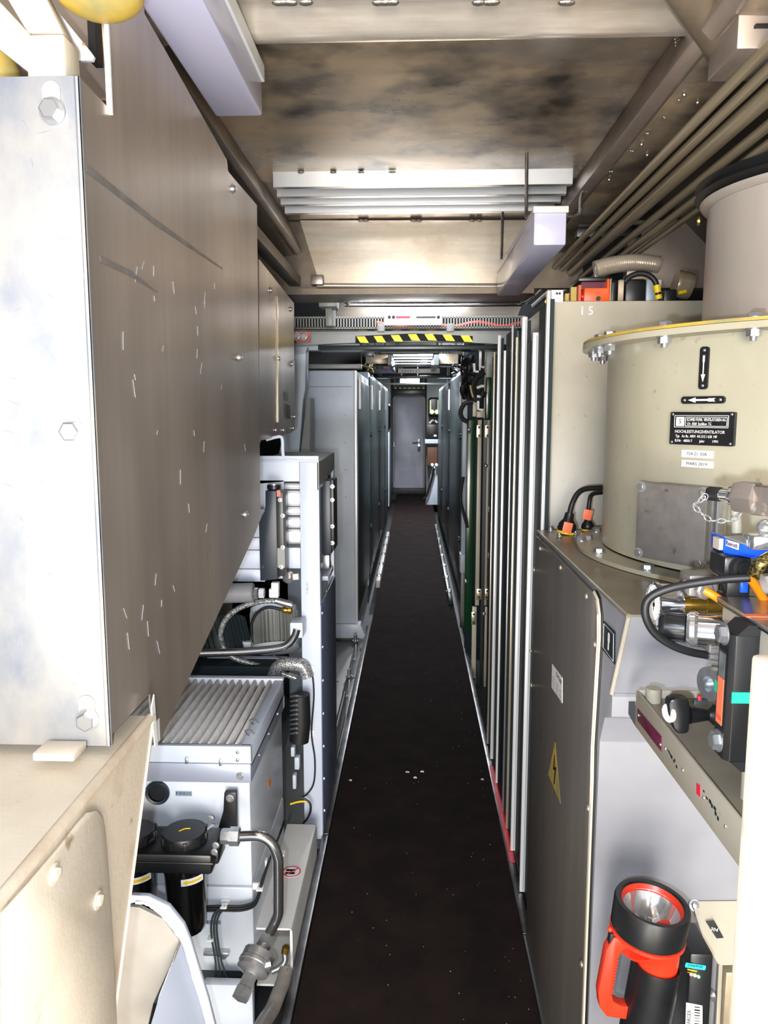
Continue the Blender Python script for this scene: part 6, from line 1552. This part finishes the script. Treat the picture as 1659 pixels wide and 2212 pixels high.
# cable tangles above the cabinets
random.seed(5)
def tangle(label, cx, cy, Y, wpx, hpx, n, m, group):
    b = MB()
    for i in range(n):
        a = WY(cx + random.uniform(-wpx, wpx), cy - hpx, Y + random.uniform(-.2, .2)); p = [a]
        for k in range(1, 5): p.append(WY(cx + random.uniform(-wpx, wpx), cy - hpx + k * hpx * .5, Y + random.uniform(-.25, .25)))
        b.tube(p, random.uniform(.007, .014), 6, 4)
    return solo('cable_bundle', b, m, label, 'cables', group)
g = 'cable bundles above the cabinets'
c1_ = tangle('dark cable bundle above the left dark-doored cabinets', 790, 800, 7.4, 16, 13, 9, 'black_rubber', g)
y1_ = tangle('x', 793, 802, 7.3, 15, 12, 3, 'yellow_dirty', g); y1_.name = 'yellow_wires'; y1_.location -= c1_.location; y1_.parent = c1_
for k_ in ('label', 'category', 'group'): del y1_[k_]
y1_['kind'] = 'stuff'
tangle('dark cable bundle above the right dark-doored cabinets', 992, 800, 7.4, 16, 13, 9, 'black_rubber', g)
rt_ = tangle('x', 1012, 815, 5.2, 16, 45, 16, 'black_rubber', g); rt_.name = 'cable_tangle'; rt_['kind'] = 'stuff'
for k_ in ('label', 'category', 'group'): del rt_[k_]

# open rack between the rails and the right cabinets
t = thing('open_rack', 'open equipment rack with dark green panels and piano-hinged beige edges', 'rack', (.5, 5.0, 0))
Yr = 4.75
rt_.location -= t.location; rt_.parent = t
def rb(nm, xa, xb, ya, yb, Y, d, m, par=None, bev=.002, label=None):
    a, c = WY(xa, yb, Y), WY(xb, ya, Y); return part(nm, MB().box(a.x, c.x, Y, Y + d, a.z, c.z, bev), m, par or t, label)
f1 = rb('hinge_edge', 1026, 1041, 907, 1308, Yr, .03, 'beige_paint')
f2 = rb('hinge_edge', 1046, 1058, 907, 1308, Yr + .0, .03, 'beige_paint')
f3 = rb('lower_edge', 1017, 1030, 1311, 1512, Yr, .03, 'beige_paint')
f4 = rb('lower_edge', 1044, 1053, 1311, 1515, Yr, .03, 'beige_paint')
rb('hinge_gap', 1041, 1046, 907, 1500, Yr + .03, .02, 'black')
rb('green_panel', 1003, 1026, 907, 1360, Yr + .1, .03, 'green_gloss')
rb('green_panel', 1049, 1062, 815, 905, Yr + .04, .03, 'green_gloss')
rb('upper_panel', 1049, 1066, 738, 822, Yr + .06, .03, 'grey_paint')
rb('side_edge', 1046.5, 1049.5, 738, 905, Yr + .03, .04, 'beige_paint')
for (xa, xb, ya, yb) in ((1029, 1041, 918, 946), (1047, 1059, 918, 946), (1029, 1041, 1272, 1295), (1047, 1057, 1272, 1295), (1018, 1029, 1322, 1350), (1018, 1029, 1462, 1490)):
    h = rb('hinge_leaf', xa, xb, ya, yb, Yr - .012, .012, 'alu_warm')
    for yy in (ya + 5, yb - 5): fix(h, WY((xa + xb) / 2, yy, Yr - .012), (0, -1, 0), .012, 'screw', 'black', 'screw')
for px, py in ((1013, 928), (1049, 1006), (1045, 1326), (1006, 1256)):
    part('latch', MB().ball(WY(px, py, Yr + .06 if px < 1020 else Yr - .01), .014, 12), 'chrome', t)
rb('top_bracket', 1035, 1039, 745, 800, Yr + .02, .01, 'white')
rb('contact_block', 1021, 1030, 862, 900, Yr + .05, .05, 'beige_paint')
rb('contact_block', 1030, 1046, 888, 902, Yr + .05, .05, 'beige_paint')
for pts in ([(1024, 758), (1032, 754), (1038, 754), (1037, 792), (1046, 793)], [(1024, 785), (1025, 802), (1034, 803)], [(1030, 838), (1040, 834), (1046, 834)], [(1033, 866), (1033, 884), (1044, 886)], [(1030, 856), (1040, 858)]):
    part('bus_bar', MB().tube([WY(*q, Yr + .02) for q in pts], .009, 6), 'white', t)
part('cable_loop', MB().tube([WY(*q, Yr + .03) for q in ((1046, 803), (1030, 815), (1022, 835), (1024, 858), (1036, 862), (1046, 845))], .02, 8, 5), 'black_rubber', t)
part('cable_loop', MB().tube([WY(*q, Yr + .03) for q in ((1022, 868), (1004, 872), (995, 890), (1000, 905), (1012, 912))], .014, 8, 5), 'black_rubber', t)
part('cable_loop', MB().tube([WY(*q, Yr + .0) for q in ((1001, 1030), (996, 1060), (996, 1085), (1002, 1110), (1010, 1140))], .010, 8, 5), 'black_rubber', t)
part('yellow_wire', MB().tube([WY(*q, Yr + .0) for q in ((1016, 832), (1018, 845), (1022, 858))], .006, 6, 4), 'yellow_dirty', t)
for py in (1010, 1100, 1200): rb('bracket', 1054, 1058, py - 6, py + 6, Yr - .012, .012, 'grey_paint')
rb('frame_back', 1003, 1062, 700, 1400, Yr + .3, .02, 'green_dark')
a, c = WY(1000, 1512, Yr), WY(1062, 1310, Yr)
part('plinth', MB().box(c.x - .14, c.x + .3, Yr + .04, Yr + .5, -.14, .02), 'grey_dark_cab', t)

# right-hand cabinet front of narrow dark doors with aluminium edges
data = [  # px at y=1200, width px, top y, bottom y, material
    (1059, 4, 760, 1575, 'alu_warm'), (1067, 7, 724, 1610, 'alu_edge'), (1080, 8, 757, 1650, 'alu_edge'), (1096, 4, 702, 1690, 'alu'),
    (1105, 6, 728, 1740, 'alu_warm'), (1117, 11, 684, 1790, 'alu_edge'), (1140, 12, 718, 1870, 'alu_edge'), (1171, 12, 628, 1990, 'alu_edge')]
ords = ['farthest', 'second farthest', 'third farthest', 'fourth farthest', 'fourth nearest', 'third nearest', 'second nearest', 'nearest']
prevY = None
lk = thing('locker_cabinet', 'row of narrow dark doors with bright aluminium edges, right of the corridor', 'cabinet', (.40, 2.9, 0))
for i, (px, wp, yt, yb_, m_) in enumerate(data):
    X0 = .362
    Y = WX(px, 1200, X0).y
    zt = WY(px, yt, Y).z
    wd = wp / FPX * Y
    hw = wd
    prevY = prevY or Y + .16
    X1 = .368 if i == 7 else X0
    if i == 7: Y = max(Y, 2.20)
    dl_ = part('door', MB().box(X0 + wd + .001, X0 + wd + .012, Y + .003, prevY - .004, .01, zt - .012), 'green_dark', lk)
    part('edge_profile', MB().box(X1, X0 + wd, Y, Y + .018, .01, zt, .002), m_, dl_)
    part('groove', MB().box(X0 + wd * .62, X0 + wd * .72, Y - .0012, Y + .001, .02, zt - .01), 'grey_paint', dl_)
    prevY = Y
part('sill', MB().box(.374, .395, 2.42, 3.7, -.14, .009), 'kerb', lk)
# dark rail carrying the doors

# strip lamps added under the corridor roof to brighten its far end
for i, yy in enumerate((6.9, 10.9)):
    l_ = luminaire(['added strip lamp under the roof over the dark-doored cabinets', 'added strip lamp under the roof near the far end of the corridor'][i], (.10, .21, 2.33, 2.45), (yy, yy + 1.1))
    part('hook', MB().tube([(.155, yy + .2, 2.44), (.155, yy + .2, 2.5)], .006, 8), 'tube_steel', l_)
    lamp('corridor_fill', 'AREA', (.155, yy + .55, 2.32), (45, 120)[i], (.92, .95, 1.0), .11, 1.0)  # light of the added lamps, lifts the end door and cabinets
l_ = luminaire('added strip lamp mounted crosswise above the cable tray, behind the roof plate', (-.35, .35, 2.36, 2.46), (3.98, 4.10))
part('hook', MB().cyl((0, 4.04, 2.45), (0, 4.04, 2.506), .008), 'tube_steel', l_)
lamp('tray_fill', 'AREA', (0, 4.04, 2.35), 8, (.92, .95, 1.0), .7, .11, target=(0, 4.5, 0))  # added light hidden behind the roof plate, for the pale cabinet
